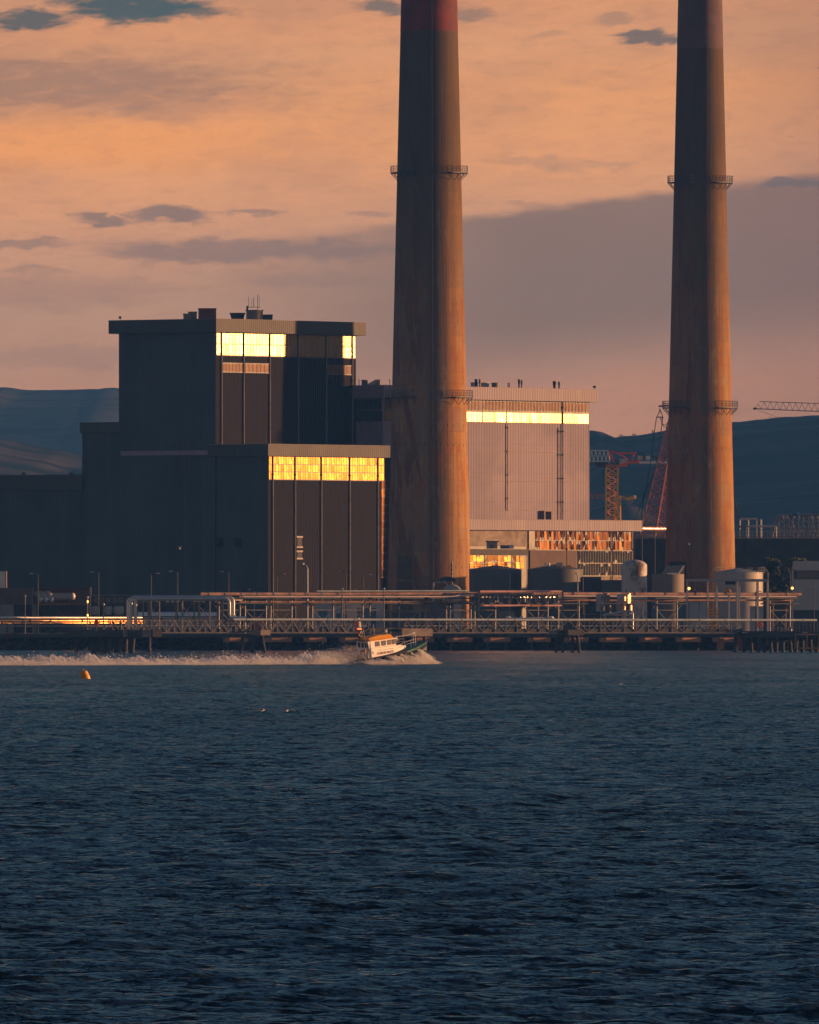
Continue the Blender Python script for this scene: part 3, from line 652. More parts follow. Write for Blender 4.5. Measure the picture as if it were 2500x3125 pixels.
    z1 = zf-.1; z0 = z1-2.7
    a = .5; i = 0
    e0 = a_at(W, 1546)-.2; ends = list(np.linspace(.4, e0, 6))
    while ends[-1] < la-1:
        ends.append(a_at(W, 1715)-.2 if ends[-1] < a_at(W, 1700) else la-.3)
        if len(ends) > 12: break
    for i in range(len(ends)-1):
        a0, a1 = ends[i]+.2, ends[i+1]-.2; n = max(2, int((a1-a0)/1.25))
        window(rW, W, a0, a1, z0, z1, n, 1, M['panes'], .012, name='louvre_window', gap=.5)
        window(rW, W, a0, a1, z0-2.9, z0-.35, max(2, int((a1-a0)/1.0)), 1, M['glazing'], .012)
    downpipe(rW, W, a_at(W, 1715), LAND, zf, M['dark_steel']); downpipe(rW, W, a_at(W, 1704), LAND, z0-4, M['light_steel'])
    for k, m_ in ((1546, 'pipe_rust'),): downpipe(rW, W, a_at(W, k), Z(1560, 3620), z0-3.2, M[m_])
    for z in (Z(1382, 3620), Z(1471, 3620), Z(1559, 3620)):
        MB().fbox(W, 0, la, -.09, .0, z-.09, z+.09).build('sheet_joint', M['tank_brown'], rW)
    fb = MB(); a0, a1 = a_at(W, 1651), a_at(W, 1675); Lz = Z(1587, 3620)
    fb.fbox(W, a0, a0+.4, -1.2, 0, Lz-3, Z(1559, 3620)); fb.fbox(W, a1-.4, a1, -1.2, 0, Lz-3, Z(1559, 3620)); fb.fbox(W, a0+.4, a1-.4, -1.2, 0, Z(1561.5, 3620), Z(1559, 3620))
    fb.build('door_frame', M['tank_brown'], rW)
    # roof plant on W
    zr = zt
    def vstack(px, D, top, wpx, m, lab):
        r = wpx/2*D/F; c = (X(px, D), D); z1 = Z(top, D)
        t_ = empty('vent_stack', (c[0], c[1], zr), lab, 'vent stack', 'vent stacks on the pale block')
        MB().lathe([(r*.8, zr-.1), (r*.75, z1-1.2)], c, 14).build('pipe', m, t_, True)
        MB().lathe([(r*.8, z1-1.2), (r*1.1, z1-1.0), (r*1.1, z1), (r*.6, z1)], c, 14).build('cowl', m, t_, True)
    for px, top, w_, m_, lab in ((1453,1157,8,'dark_steel','dark cowled stack nearest the broad chimney on the pale roof'), (1465,1157,7,'pipe_rust','brown cowled stack second from the broad chimney'),
            (1551,1168,3,'dark_steel','thin dark stack between the fan drum and the middle pair'), (1556,1168,3,'pipe_rust','thin brown stack just right of the thin dark one'),
            (1584,1157,6,'dark_steel','dark stack of the middle pair on the pale roof'), (1593,1160,7,'pipe_rust','brown stack of the middle pair on the pale roof'),
            (1692,1163,9,'dark_steel','dark stack of the right hand pair on the pale roof'), (1707,1165,7,'tank_brown','greyish stack of the right hand pair on the pale roof')):
        vstack(px, 3630, top, w_, M[m_], lab)
    pr = HOR-(zr-EYE)*F/3640
    drum(1448, 3645, pr, 1167, 22, M['light_steel'], 'pale fan housing behind the two left stacks', sq=True, group='fan housings on the pale block')
    drum(1480, 3640, pr, 1168, 26, M['light_steel'], 'pale round fan drum on the pale roof', group='fan housings on the pale block')
    drum(1512, 3640, pr, 1168, 24, M['tank_brown'], 'brown round fan drum on the pale roof', group='fan housings on the pale block')
    c = site(W, la+.6, -1.2)
    cm = empty('roof_camera', (c[0], c[1], zr), 'small dark camera on the right corner of the pale roof', 'camera')
    MB().tube([(c[0],c[1],zr-.05),(c[0],c[1],zr+.45)], .1, 6).build('post', M['dark_steel'], cm)
    MB().box(c[0]-.4,c[0]+.4,c[1]-.3,c[1]+.3,zr+.4,zr+.9).build('camera_head', M['dark_steel'], cm)
    # sloping rooflight and bits left of the broad chimney
    D = 3600; sk = empty('rooflight', (X(1130,D), D, zr), 'sloping glazed rooflight behind the tall block', 'rooflight')
    zq = min(Z(1181, D), zr-.2)
    P = [(X(1100,D),D,zq),(X(1160,D),D,zq),(X(1160,D),D,Z(1158,D)),(X(1146,D),D,Z(1158,D))]
    MB().prism(P, (0,0,0), (0,6,0)).build('frame', M['light_steel'], sk)
    MB().prism([(X(1138,D),D-.1,Z(1180,D)),(X(1157,D),D-.1,Z(1180,D)),(X(1157,D),D-.1,Z(1162,D)),(X(1150,D),D-.1,Z(1163,D))], (0,0,0), (0,.08,0)).build('pane', M['orange'] if False else M['glazing'], sk)
    drum(1113, 3605, pr, 1159, 20, M['tank_brown'], 'brown fan drum beside the sloping rooflight', group='fan housings on the pale block')
    for px in (1096, 1190):
        p = MB().tube([(X(px,D),D,zq),(X(px,D),D,Z(1160,D)),(X(px-3,D),D,Z(1157,D))], .12, 6)
        tag(p.build('vent_pipe', M['dark_steel'], None), 'thin vent pipe %s the sloping rooflight' % ('left of' if px < 1100 else 'right of'), 'pipe')

    # L: low block in front of it
    L = site((X(1430, 3580), 3580.0), -20, 0)
    la = a_at(L, 1933)
    zt = Z(1589, 3630); zf = Z(1621, 3630)
    rL = building('low_pale_block', L, la, 7.5, LAND, zf+.3, M['concrete'], 'low wide block with orange reflections in its tall glazing')
    fascia(rL, L, la, 5.5, zf, zt, 1.7, M['white_fascia'])
    MB().fbox(L, -1.8, la+1.8, -1.8, 7.2, zt, zt+.12).build('roof_edge', M['tank_brown'], rL)
    e = [a_at(L, p) for p in (1630, 1727, 1866, 1928)]
    rs = random.Random(21)
    D1 = 3635
    for i in range(3):
        window(rL, L, e[i]+.3, e[i+1]-.5, Z(1679, D1), zf-.15, int((e[i+1]-e[i])/1.0), 2, M['glazing_old'], .09)
    for a0, a1 in ((a_at(L, 1763), e[2]-.5), (e[2]+.3, e[3])):
        window(rL, L, a0, a1, Z(1757, D1), Z(1682, D1), int((a1-a0)/1.0), 2, M['glazing_dull'], .03)
    for p in (1727, 1866, 1930): downpipe(rL, L, a_at(L, p), LAND, zf, M['dark_steel'])
    MB().fbox(L, a_at(L, 1612), e[0], -.3, -.0, Z(1679, D1), zf).build('panel', M['frame'], rL)
    MB().fbox(L, a_at(L, 1615), a_at(L, 1757), -.35, 0, LAND, Z(1681, D1)).build('brick_panel', M['brown_wall'], rL)
    # annex with the orange-lit glazing
    N = site((X(1425, 3573), 3573.0), -16, 0); la = a_at(N, 1606); D1 = 3585
    rN = building('annex', N, la, 9, LAND, Z(1662, D1)-.5, M['frame'], 'dark flat roofed annex with curtained windows glowing orange')
    MB().fbox(N, -.5, la+.3, -.5, 8, Z(1694, D1), Z(1676, D1)).build('canopy', M['black'], rN)
    MB().fbox(N, 0, la, .4, 8, Z(1662, D1)-.497, Z(1645, D1)).build('upper_wall', M['concrete'], rN)
    e = [a_at(N, p) for p in (1430, 1477, 1560, 1600)]
    for i in range(3): window(rN, N, e[i]+.3, e[i+1]-.4, Z(1734, D1), Z(1695, D1), max(2, int((e[i+1]-e[i])/1.4)), 2, M['glazing_amber'], .09)
    cb = empty('roof_cabin', (X(1502, 3566), 3566, Z(1676, D1)), 'small pale cabin with a lit doorway on the annex canopy', 'cabin')
    MB().box(X(1485,3566),X(1518,3566),3562,3566,Z(1674.5,3566),Z(1654,3566)).build('wall', M['tank_clean'], cb)
    MB().box(X(1482,3566),X(1523,3566),3561.6,3566.4,Z(1654,3566)+.003,Z(1651,3566)).build('roof', M['tank_brown'], cb)
    MB().box(X(1496,3566),X(1505,3566),3561.9,3561.99,Z(1674,3566),Z(1662,3566)).build('door', M['dark_glass'], cb)
    ct = empty('roof_chiller', (X(1545, 3566), 3566, Z(1676, D1)), 'pale louvred unit right of the small roof cabin', 'chiller')
    MB().box(X(1527,3566),X(1554,3566),3563,3566,Z(1674.5,3566),Z(1664,3566)).build('casing', M['blue_box'], ct)
    MB().box(X(1554.3,3566),X(1568,3566),3563,3566,Z(1674.5,3566),Z(1663,3566)).build('panel', M['white_paint'], ct)
station()

# ------------------------------------------------------------ tanks and yard
def ring_rail(mb, c, r, z, a0=0, a1=360, h=1.3, n=None, w=.08):
    n = n or max(8, int(abs(a1-a0)/12)); P = lambda a, zz: (c[0]+r*math.cos(a), c[1]+r*math.sin(a), zz)
    an = [R(a0+(a1-a0)*i/n) for i in range(n+1)]
    for i in range(n+1):
        mb.beam(P(an[i], z), P(an[i], z+h), w)
        if i < n:
            for q in (.5, 1.0): mb.beam(P(an[i], z+h*q), P(an[i+1], z+h*q), w)
    return mb
def tank(px, wpx, D, ptop, cone, m, label, z0=LAND, dome=False, rail=None):
    r = wpx/2*D/F; c = (X(px, D), D); zt = Z(ptop, D)
    t_ = empty('storage_tank', (c[0], c[1], z0), label, 'tank')
    prof = [(r, z0)]
    for k in range(1, 4):
        zz = z0+(zt-z0)*k/4; prof += [(r, zz-.05), (r+.05, zz-.05), (r+.05, zz+.05), (r, zz+.05)]
    prof += [(r, zt)]
    MB().lathe(prof, c, 64, False).build('shell', m, t_, True)
    if dome: pr = [(r*math.cos(a), zt+cone*math.sin(a)) for a in np.linspace(0, PI/2*.97, 9)]
    else: pr = [(r+.06, zt-.15), (r+.06, zt+.05), (.25, zt+cone)]
    MB().lathe(pr, c, 64).build('roof', m, t_, True)
    if rail: ring_rail(MB(), c, r-.1, zt+.03, *rail).build('railing', M['steel'], t_)
    return t_, c, r, zt
def yard():
    t_, c, r, zt = tank(1512, 160, 3455, 1738, 1.1, M['tank_dark'], 'dark round tank directly right of the broad chimney', rail=(0, 359, 1.3, 30))
    MB().tube([(c[0]+r*.55,c[1]-r*.86,LAND),(c[0]+r*.55,c[1]-r*.86,zt-1)], .12, 6).build('pipe', M['light_steel'], t_)
    t_, c, r, zt = tank(1695, 170, 3450, 1738, 1.3, M['tank_dark'], 'dark round tank with a warm lit right edge, second from the broad chimney')
    for k, (px, w_, h_) in enumerate(((1664,5,7),(1676,5,7))):
        v = MB().lathe([(w_/2*.082, zt+.2), (w_/2*.082, zt+1.2), (w_/2*.1, zt+1.25), (w_/2*.1, zt+1.6), (.05, zt+1.75)], (X(px,3448),3448), 12); v.build('vent', M['white_paint'], t_, True)
    MB().box(X(1697,3446),X(1717,3446),3445,3447,zt+.8,zt+1.7).build('instrument_box', M['light_steel'], t_)
    mb = MB()
    for x in (1700, 1714): mb.beam((X(x,3446),3446,zt+.1),(X(x,3446),3446,zt+.8), .1)
    mb.build('stand', M['light_steel'], t_)
    MB().box(X(1728,3444),X(1743,3444),3443.4,3444,zt+.25,zt+1.0).build('walkway', M['yellow'], t_)
    MB().tube([(X(1763,3440),3438.6,LAND),(X(1763,3440),3438.6,zt-1.6),(X(1760,3440),3438.6,zt-1.1),(X(1756,3440),3439,zt-1)], .14, 8).build('pipe', M['light_steel'], t_, True)
    t_, c, r, zt = tank(1936, 78, 3435, 1727, 1.55, M['tank_white'], 'rusty white domed tank between the low pale block and the slimmer chimney', dome=True)
    MB().box(c[0]-2.2, c[0]-1.5, c[1]-r-.12, c[1]-r+.4, LAND, LAND+8.6).build('manhole', M['dark_steel'], t_)
    # silo with a raised sloping hood
    D = 3470; x0, x1 = X(1990, D), X(2088, D)
    hs = empty('hopper_building', ((x0+x1)/2, D, LAND), 'grey ribbed round hopper with a raised sloping hood', 'hopper')
    rr = (x1-x0)/2; cc = ((x0+x1)/2, D)
    MB().lathe([(rr, LAND), (rr, Z(1752, D))], cc, 48).build('shell', M['tank_brown'], hs, True)
    P = [(X(2020,D),D,Z(1752,D)),(X(2088,D),D,Z(1752,D)),(X(2088,D),D,Z(1725,D)),(X(2036,D),D,Z(1727,D))]
    MB().prism([P[0],P[1],P[2],P[3]], (0,-1,0), (0,rr*.8,0)).build('hood', M['steel'], hs)
    MB().beam((X(2036,D),D-rr+.3,Z(1752,D)),(X(2070,D),D-rr+.5,Z(1751,D)),.5).build('hood_edge', M['pipe_metal'], hs)
    MB().beam((X(2070,D),D-1.3,Z(1752,D)),(X(2088,D),D-1.3,Z(1726,D)),.4).build('hood_edge', M['pipe_metal'], hs)
    sb = empty('duct_housing', (X(2080,3500),3500,LAND), 'black square duct housing behind the hopper hood', 'duct')
    MB().box(X(2045,3500),X(2095,3500),3500,3506,LAND,Z(1716,3500)).build('casing', M['black'], sb)
    MB().box(X(2043,3500),X(2097,3500),3499.7,3506.3,Z(1716,3500)+.003,Z(1713,3500)).build('lid', M['dark_steel'], sb)
    t_, c, r, zt = tank(2254, 150, 3440, 1747, 1.1, M['tank_clean'], 'wide clean pale tank behind the tall steel portal frame', rail=(20, 200, 1.2, 16))
    mb = ring_rail(MB(), c, r+.5, zt-.2, 320, 400, 1.5, 8); mb.build('railing', M['steel'], t_)
    MB().tube([(c[0]+r-.5,c[1]-1,zt+1.2),(c[0]+r+.6,c[1]-1,zt+.9),(c[0]+r+1.2,c[1]-1,zt),(c[0]+r+1.2,c[1]-1,LAND)], .13, 8).build('pipe', M['steel'], t_, True)
    # small domed vessel with stack at the foot of the broad chimney
    D = 3430; dv = empty('domed_vessel', (X(1380,D),D,LAND), 'small grey domed vessel with a thin brown stack before the broad chimney', 'vessel')
    r = 27*D/F
    MB().lathe([(r, LAND), (r, Z(1803,D))]+[(r*math.cos(a), Z(1803,D)+(1803-1783)*D/F*math.sin(a)) for a in np.linspace(.1, 1.5, 8)], (X(1380,D),D), 32).build('shell', M['tank_clean'], dv, True)
    MB().tube([(X(1379,D),D,Z(1785,D)),(X(1379,D),D,Z(1712,D))], .24, 10).build('stack', M['pipe_rust'], dv, True)
    for z in np.arange(Z(1780,D), Z(1714,D), 1.1): MB().lathe([(.3,z),(.34,z),(.34,z+.25),(.3,z+.25)], (X(1379,D),D), 10, False).build('collar', M['dark_steel'], dv)
    MB().tube([(X(1323,D),D,LAND),(X(1323,D),D,Z(1779,D)),(X(1326,D),D,Z(1777,D)),(X(1358,D),D,Z(1777,D)),(X(1364,D),D,Z(1781,D)),(X(1366,D),D,Z(1790,D))], .2, 8).build('pipe', M['pipe_blue'], dv, True)
    pts = [(X(1340+26*(1-math.cos(a)),D)-.0, D-1, Z(1779-13*math.sin(a),D)) for a in np.linspace(.5, PI*.85, 9)]
    MB().tube(pts, .55, 10).build('duct', M['dark_steel'], dv, True)
    # far bund wall with the refinery behind
    D = 3720
    bw = empty('bund_wall', (X(2200,D),D,LAND), 'long dark concrete wall behind the slimmer chimney', 'wall')
    MB().box(X(1925,D),X(2560,D),D,D+3,LAND,Z(1644,D)).build('wall', M['deck_dark'], bw)
    MB().box(X(1923,D),X(2562,D),D-.2,D+3.2,Z(1644,D)+.003,Z(1640,D)).build('coping', M['concrete'], bw)
    mb = MB()
    for px in np.arange(1940, 2555, 24): mb.box(X(px,D),X(px+5,D),D-.5,D-.003,LAND,Z(1648,D))
    mb.build('buttress', M['deck_dark'], bw)
    rl = empty('wall_railing', (X(2200,D),D,Z(1640,D)), 'pale railing along the top of the long dark wall', 'railing')
    mb = MB(); z = Z(1640, D)
    for px in np.arange(1930, 2560, 7.5): mb.beam((X(px,D),D+.5,z),(X(px,D),D+.5,z+2.0+ (1.4 if int(px)%3==0 else 0)), .14)
    mb.build('post', M['truss'], rl)
    mb = MB()
    for h in (.3, 1.1, 2.0): mb.beam((X(1930,D),D+.5,z+h),(X(2555,D),D+.5,z+h), .11)
    mb.build('rail', M['truss'], rl)
    pr = random.Random(9)
    def frame(px0, px1, py, label, m='light_steel', D=3760, r=.28, posts=2, group=None):
        f = empty('pipe_gantry', (X(px0,D),D,Z(1640,D)), label, 'pipe gantry', group)
        MB().tube([(X(px0,D),D,Z(py,D)),(X(px1,D),D,Z(py,D))], r, 8).build('pipe', M[m], f, True)
        for i in range(posts):
            px = px0+(px1-px0)*(i/(posts-1) if posts > 1 else .8)
            MB().beam((X(px,D),D,Z(1650,D)),(X(px,D),D,Z(py+1,D)), .3).build('post', M[m], f)
    frame(2259, 2310, 1584, 'short bright top pipe right of the slimmer chimney', 'pipe_metal', posts=3)
    frame(2279, 2370, 1606, 'bright horizontal pipe on two legs above the long wall', 'pipe_metal', posts=3)
    frame(2235, 2278, 1607, 'short dull pipe touching the slimmer chimney outline', 'truss')
    frame(2322, 2324, 1585, 'single bright upright pipe among the gantries', 'pipe_metal', posts=2, r=.2)
    # big steel framework on the far right
    D = 3780; fr = empty('steel_framework', (X(2430,D),D,Z(1640,D)), 'tall lattice framework with a blue drum above the long wall', 'steelwork')
    zt = Z(1574, D); z0 = Z(1648, D); mb = MB()
    for px in np.arange(2378, 2560, 15): mb.build if False else mb.beam((X(px,D),D+(px%4),z0),(X(px,D),D+(px%4),zt-.3), .18)
    mb.build('column', M['steel'], fr)
    mb = MB()
    for py in (1584, 1597, 1612, 1626):
        mb.beam((X(2378,D),D+1,Z(py,D)),(X(2560,D),D+1,Z(py,D)), .22)
    mb.build('crossbeam', M['truss'], fr)
    mb = MB()
    for px in np.arange(2378, 2545, 30): mb.beam((X(px,D),D,z0),(X(px+15,D),D,zt), .1); mb.beam((X(px+30,D),D,z0),(X(px+15,D),D,Z(1600,D)), .1)
    for _ in range(26):
        px = pr.uniform(2378, 2545); py = pr.uniform(1590, 1638); mb.tube([(X(px,D),D-1,Z(py,D)),(X(px+pr.uniform(4,16),D),D-1,Z(py,D))], .2, 6)
    mb.build('brace', M['light_steel'], fr)
    MB().tube([(X(2352,D),D,z0),(X(2360,D),D,Z(1612,D)),(X(2378,D),D,Z(1577,D)),(X(2390,D),D,Z(1572,D)),(X(2560,D),D,Z(1570,D))], .55, 10).build('pipe', M['steel'], fr, True)
    MB().lathe([(.9,Z(1576,D)),(1,Z(1568,D)),(.2,Z(1563,D))], (X(2431,D),D-.5), 14).build('drum', mat('blue_drum', (.02,.13,.30,1), .5), fr, True)
    mb = MB()
    for px in (2391,2403,2425,2439,2478,2496): mb.blob((X(px,D),D-1.2,Z(1578,D)), .35, seed=px)
    mb.build('valve', M['pipe_metal'], fr)
    # shining pipe from the low pale block towards the slimmer chimney
    D = 3650; pp = empty('shiny_pipe', (X(1985,D),D,Z(1613,D)), 'fat shining metal pipe leaving the end of the low pale block', 'pipe')
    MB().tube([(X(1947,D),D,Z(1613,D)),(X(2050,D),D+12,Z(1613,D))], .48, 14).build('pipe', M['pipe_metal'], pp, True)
    for px in (1958, 1990, 2012, 2024): MB().tube([(X(px,D),D+(px-1947)*.1165,Z(1613,D)),(X(px+2.5,D),D+(px-1944.5)*.1165,Z(1613,D))], .6, 14).build('flange', M['pipe_metal'], pp)
    mb = MB(); 
    for px in (1960, 2000, 2035): mb.beam((X(px,D),D+(px-1947)*.1165,LAND),(X(px,D),D+(px-1947)*.1165,Z(1618,D)),.3)
    mb.build('support', M['dark_steel'], pp)
yard()

# ------------------------------------------------------------ trees
def foliage_mat():
    m = bpy.data.materials.new('leaves'); m.use_nodes = True; t = NT(m.node_tree); t.n.clear()
    g = t.new('ShaderNodeNewGeometry'); n = t.noise(g.outputs['Position'], .6, 4, .6)
    b = t.new('ShaderNodeBsdfPrincipled'); t.put(b.inputs['Base Color'], t.mix(n, (.02,.035,.015,1), (.055,.075,.03,1))); b.inputs['Roughness'].default_value = .7; b.inputs['Specular IOR Level'].default_value = .15
    o = t.new('ShaderNodeOutputMaterial'); t.l.new(b.outputs[0], o.inputs[0]); M['leaves'] = m; M['bark'] = mat('bark', (.06,.045,.035,1), .9)
foliage_mat()
def tree(px, D, ptop, wpx, seed, label, z0=LAND, group=None, n=900):
    rs = random.Random(seed); x = X(px, D); h = Z(ptop, D)-z0; r = wpx/2*D/F
    t_ = empty('tree', (x, D, z0), label, 'tree', group)
    tr = MB(); tr.tube([(x,D,z0),(x+.02*h,D,z0+.35*h),(x,D,z0+.7*h)], [.035*h,.025*h,.012*h], 8)
    clumps = []
    for k in range(11):
        a = rs.uniform(0, 6.28); q = rs.uniform(.15, .85); zz = z0+h*rs.uniform(.38, .86)
        c = (x+r*q*math.cos(a), D+r*q*math.sin(a)*.8, zz); clumps.append((c, rs.uniform(.28,.5)*r))
        tr.tube([(x,D,z0+.3*h*rs.uniform(.7,1.2)),((x+c[0])/2,(D+c[1])/2,zz-.1*h),c], [.014*h,.008*h,.004*h], 5)
    tr.build('trunk', M['bark'], t_, True)
    V = []; Fc = []
    for i in range(n):
        c, cr = clumps[rs.randrange(len(clumps))]
        d = Vector((rs.gauss(0,1), rs.gauss(0,1), rs.gauss(0,.8))).normalized()*cr*rs.uniform(.35,1.1)**.6
        p = Vector(c)+d; s = rs.uniform(.018,.04)*h
        u = Vector((rs.gauss(0,1),rs.gauss(0,1),rs.gauss(0,1))).normalized()*s; w = u.orthogonal().normalized()*s*.6
        o = len(V); V += [p-u, p+w, p+u, p-w]; Fc.append((o,o+1,o+2,o+3))
    MB().add(V, Fc).build('crown', M['leaves'], t_)
    return t_
for i, a in enumerate(((2352, 3600, 1678, 66, 1, 'dark bushy tree nearest the slimmer chimney, before the long wall'), (2392, 3605, 1690, 50, 2, 'lower dark tree in the middle of the three before the long wall'),
          (2438, 3598, 1668, 78, 3, 'tallest dark tree beside the small white office'), (2290, 3610, 1706, 60, 4, 'low dark bush like tree close to the wide pale tank'))):
    tree(*a, group='dark trees before the long wall', n=2600)
for i, (px, py, w_) in enumerate(((1783,1322,40),(1812,1328,30),(1838,1341,10),(1846,1334,11),(1868,1338,10),(1893,1325,12),(1901,1326,11),(1937,1323,13),(1992,1313,8),(2292,1284,10),(2355,1274,16),(2485,1268,18),(2255,1291,9),(2425,1279,12))):
    D = 9500; zc = np.interp(px, [1790,1845,1960,2050,2300,2420,2500], [1318,1345,1335,1318,1292,1280,1278])
    tree(px, D, py-3, w_*1.25, 100+i, 'hilltop tree %s on the right hand ridge' % ('in the clump beside the pale block' if px < 1830 else ['alone in the dip of the ridge','small and round, one of a close row','second of the close row','low and spread','left twin of the pair','right twin of the pair','broad and flat topped','tiny, beside the slimmer chimney','lonely and low','wide topped, under the grey jib','tall, at the picture edge','tiny, just right of the slimmer chimney','low bush near the picture edge'][i-1 if i else 0]),
         z0=Z(zc, D)-4, group='trees on the far ridge', n=160)

# ------------------------------------------------------------ pipe racks on the quay
def pipe(name, pts, r, m, label, group=None, seg=12, collars=None):
    p0 = pts[0]; root = empty(name, p0, label, 'pipe', group)
    MB().tube(pts, r, seg).build('pipe_run', M[m], root, True)
    if collars:
        cm = MB()
        a, b = Vector(pts[collars[0]]), Vector(pts[collars[0]+1]); n = collars[1]; d = (b-a).normalized()
        for i in range(n):
            q = a+(b-a)*(i+.5)/n; cm.tube([q-d*.14, q+d*.14], (r if not isinstance(r, list) else r[0])*1.22, seg)
        cm.build('flange', M[collars[2]], root)
    return root
SL = R(30)                                         # the racks and the jetty run slightly away to the right
def line_y(px, y0, x0=-51.0):
    k = math.tan(SL); return (y0-k*x0)/(1-k*(px-CX)/F)
def racks():
    Y0 = 3300.0
    def P(px, py, dn=0.0):                         # dn: metres behind the rack line
        y = line_y(px, Y0); return (X(px, y)-math.sin(SL)*dn, y+math.cos(SL)*dn, Z(py, y))
    g = 'pipes on the quay rack'
    pipe('rusty_pipe', [P(612,1813),P(1055,1813),P(1500,1811),P(1700,1811)], .42, 'pipe_rust', 'thick rusty pipe along the top of the rack', g, collars=(0,9,'steel'))
    pipe('rusty_pipe', [P(1702,1812,.1),P(2445,1814,.1)], .42, 'pipe_rust', 'thick dull pipe along the rack behind the portal frame', g, collars=(0,8,'dark_steel'))
    pipe('bright_pipe', [P(733,1821,-1.6),P(1370,1821,-1.6),P(1392,1817,-1.6),P(1435,1817,-1.6)], .2, 'pipe_metal', 'thin shining pipe below the thick rusty one', g)
    pipe('bright_pipe', [P(1700,1819,-1.6),P(2420,1821,-1.6)], .21, 'pipe_metal', 'thin shining pipe running right to the white office', g)
    pipe('low_pipe', [P(733,1837),P(1430,1837)], .24, 'pipe_rust', 'brown pipe on the lower tier of the rack', g, collars=(0,12,'dark_steel'))
    pipe('low_pipe', [P(1700,1832),P(2420,1832)], .26, 'pipe_rust', 'brown lower tier pipe behind the portal frame', g)
    pipe('grey_pipe', [P(975,1804,1.2),P(1440,1803,1.2)], .17, 'pipe_blue', 'pale grey pipe above the thick rusty one', g)
    pipe('short_pipe', [P(700,1831,-1),P(732,1831,-1),P(735,1818,-1)], .22, 'pipe_metal', 'short shining elbow beside the white pipe loop', g)
    # trestles: built about the origin, then set along the line
    tr = empty('pipe_trestle', (0, 0, 0), 't', 'trestle'); zz = lambda py: (1932-py)*.0797
    for s_ in (-1, 1): MB().beam((s_*2.9,0,0),(s_*2.9,0,zz(1816)), .38).build('leg', M['steel'], tr)
    MB().beam((-2.9,-.05,zz(1862)),(2.9,-.05,.6), .16).build('brace', M['steel'], tr); MB().beam((2.9,.15,zz(1862)),(-2.9,.15,.6), .16).build('brace', M['steel'], tr)
    MB().beam((-2.9,0,zz(1862)),(2.9,0,zz(1862)), .25).build('tie', M['steel'], tr)
    for pz in (1841, 1825): MB().box(-4.4,4.4,-2,1.9,zz(pz)-.2,zz(pz)+.1).build('crossbeam', M['dark_steel'], tr)
    for s_ in (-1,1): MB().beam((s_*2.9,0,zz(1862)),(s_*4.3,0,zz(1844)), .18).build('strut', M['truss'], tr)
    spots = [(700,'left end, beside the white pipe loop'),(780,'second from the white pipe loop'),(858,'third from the white pipe loop'),(985,'beside the pale shed'),(1075,'directly behind the mast of the pilot boat'),(1160,'in front of the brown sheds'),
             (1250,'left of the broad chimney foot'),(1330,'under the small domed vessel'),(1405,'touching the covered pipe bridge'),(1735,'right of the covered pipe bridge'),(2035,'left of the steel portal frame'),(2380,'right of the steel portal frame'),(1480,'under the left half of the pipe bridge'),(1640,'under the right half of the pipe bridge')]
    for i, (px, lb) in enumerate(spots):
        lab = 'dark braced steel pipe trestle '+lb; p = P(px, 1882); at_ = (p[0], p[1], LAND)
        if i == 0: tr.location = at_; tr.rotation_euler = (0,0,SL); tr['label'] = lab; tr['group'] = 'trestles of the quay rack'
        else: dup(tr, at_, lab, 'trestles of the quay rack', rotz=SL)
    # covered pipe bridge with lattice side
    b = empty('pipe_bridge', (X(1445,3350),3350,LAND), 'lattice sided pipe bridge with pink lit rails right of the broad chimney', 'pipe bridge')
    for py in (1805, 1848): MB().tube([P(1446,py,-3),P(1697,py,-3)], .24, 8).build('chord', M['pink_rail'], b)
    mb = MB(); pxs = np.linspace(1450, 1693, 18)
    for i in range(len(pxs)-1):
        a_, c_ = (1808,1846) if i%2 else (1846,1808); mb.beam(P(pxs[i],a_,-3),P(pxs[i+1],c_,-3), .15)
    for px in pxs[::2]: mb.beam(P(px,1808,-2.8),P(px,1846,-2.8), .14)
    mb.build('lattice', M['truss'], b)
    for px in (1443, 1698): q = P(px,1802,-3); MB().beam((q[0],q[1],LAND), q, .5, .5).build('leg', M['truss'], b)
    q0, q1 = P(1450,1824,-1.5), P(1695,1824,-1.5); MB().beam(q0, q1, 2.0, .3).build('cable_tray', M['steel'], b)
    rs = random.Random(3)
    for px in np.arange(1455, 1690, 11.5):
        if rs.random() < .8: q = P(px,1822.5,-2.75); w_ = rs.uniform(.3,.6); MB().rbox(q[0],q[1],w_/2,.1,q[2]-.1,q[2]+.14,R(50)).build('bracket', M['pipe_metal'], b)
    for px in (1499, 1582): MB().beam(P(px,1838,-3.3),P(px,1820,-3.3), .2).build('strut', M['white_paint'], b)
    q = P(1605,1848,-4.4); ym = empty('yellow_platform', (q[0],q[1],LAND), 'small bright yellow platform on a post below the pipe bridge', 'platform')
    MB().rbox(q[0],q[1],1.05,.5,Z(1851,q[1]),Z(1846,q[1]),R(20)).build('deck', M['yellow'], ym); MB().beam((q[0]+.8,q[1],LAND),(q[0]+.8,q[1],Z(1851.2,q[1])), .3).build('post', M['light_steel'], ym)
    # white pipe loop on the left
    D3 = 3292; xx = lambda px: X(px, D3); zz = lambda py: Z(py, D3); lx = empty('pipe_loop', (xx(410),D3,LAND), 'tall white double pipe loop over the left jetty span', 'pipe')
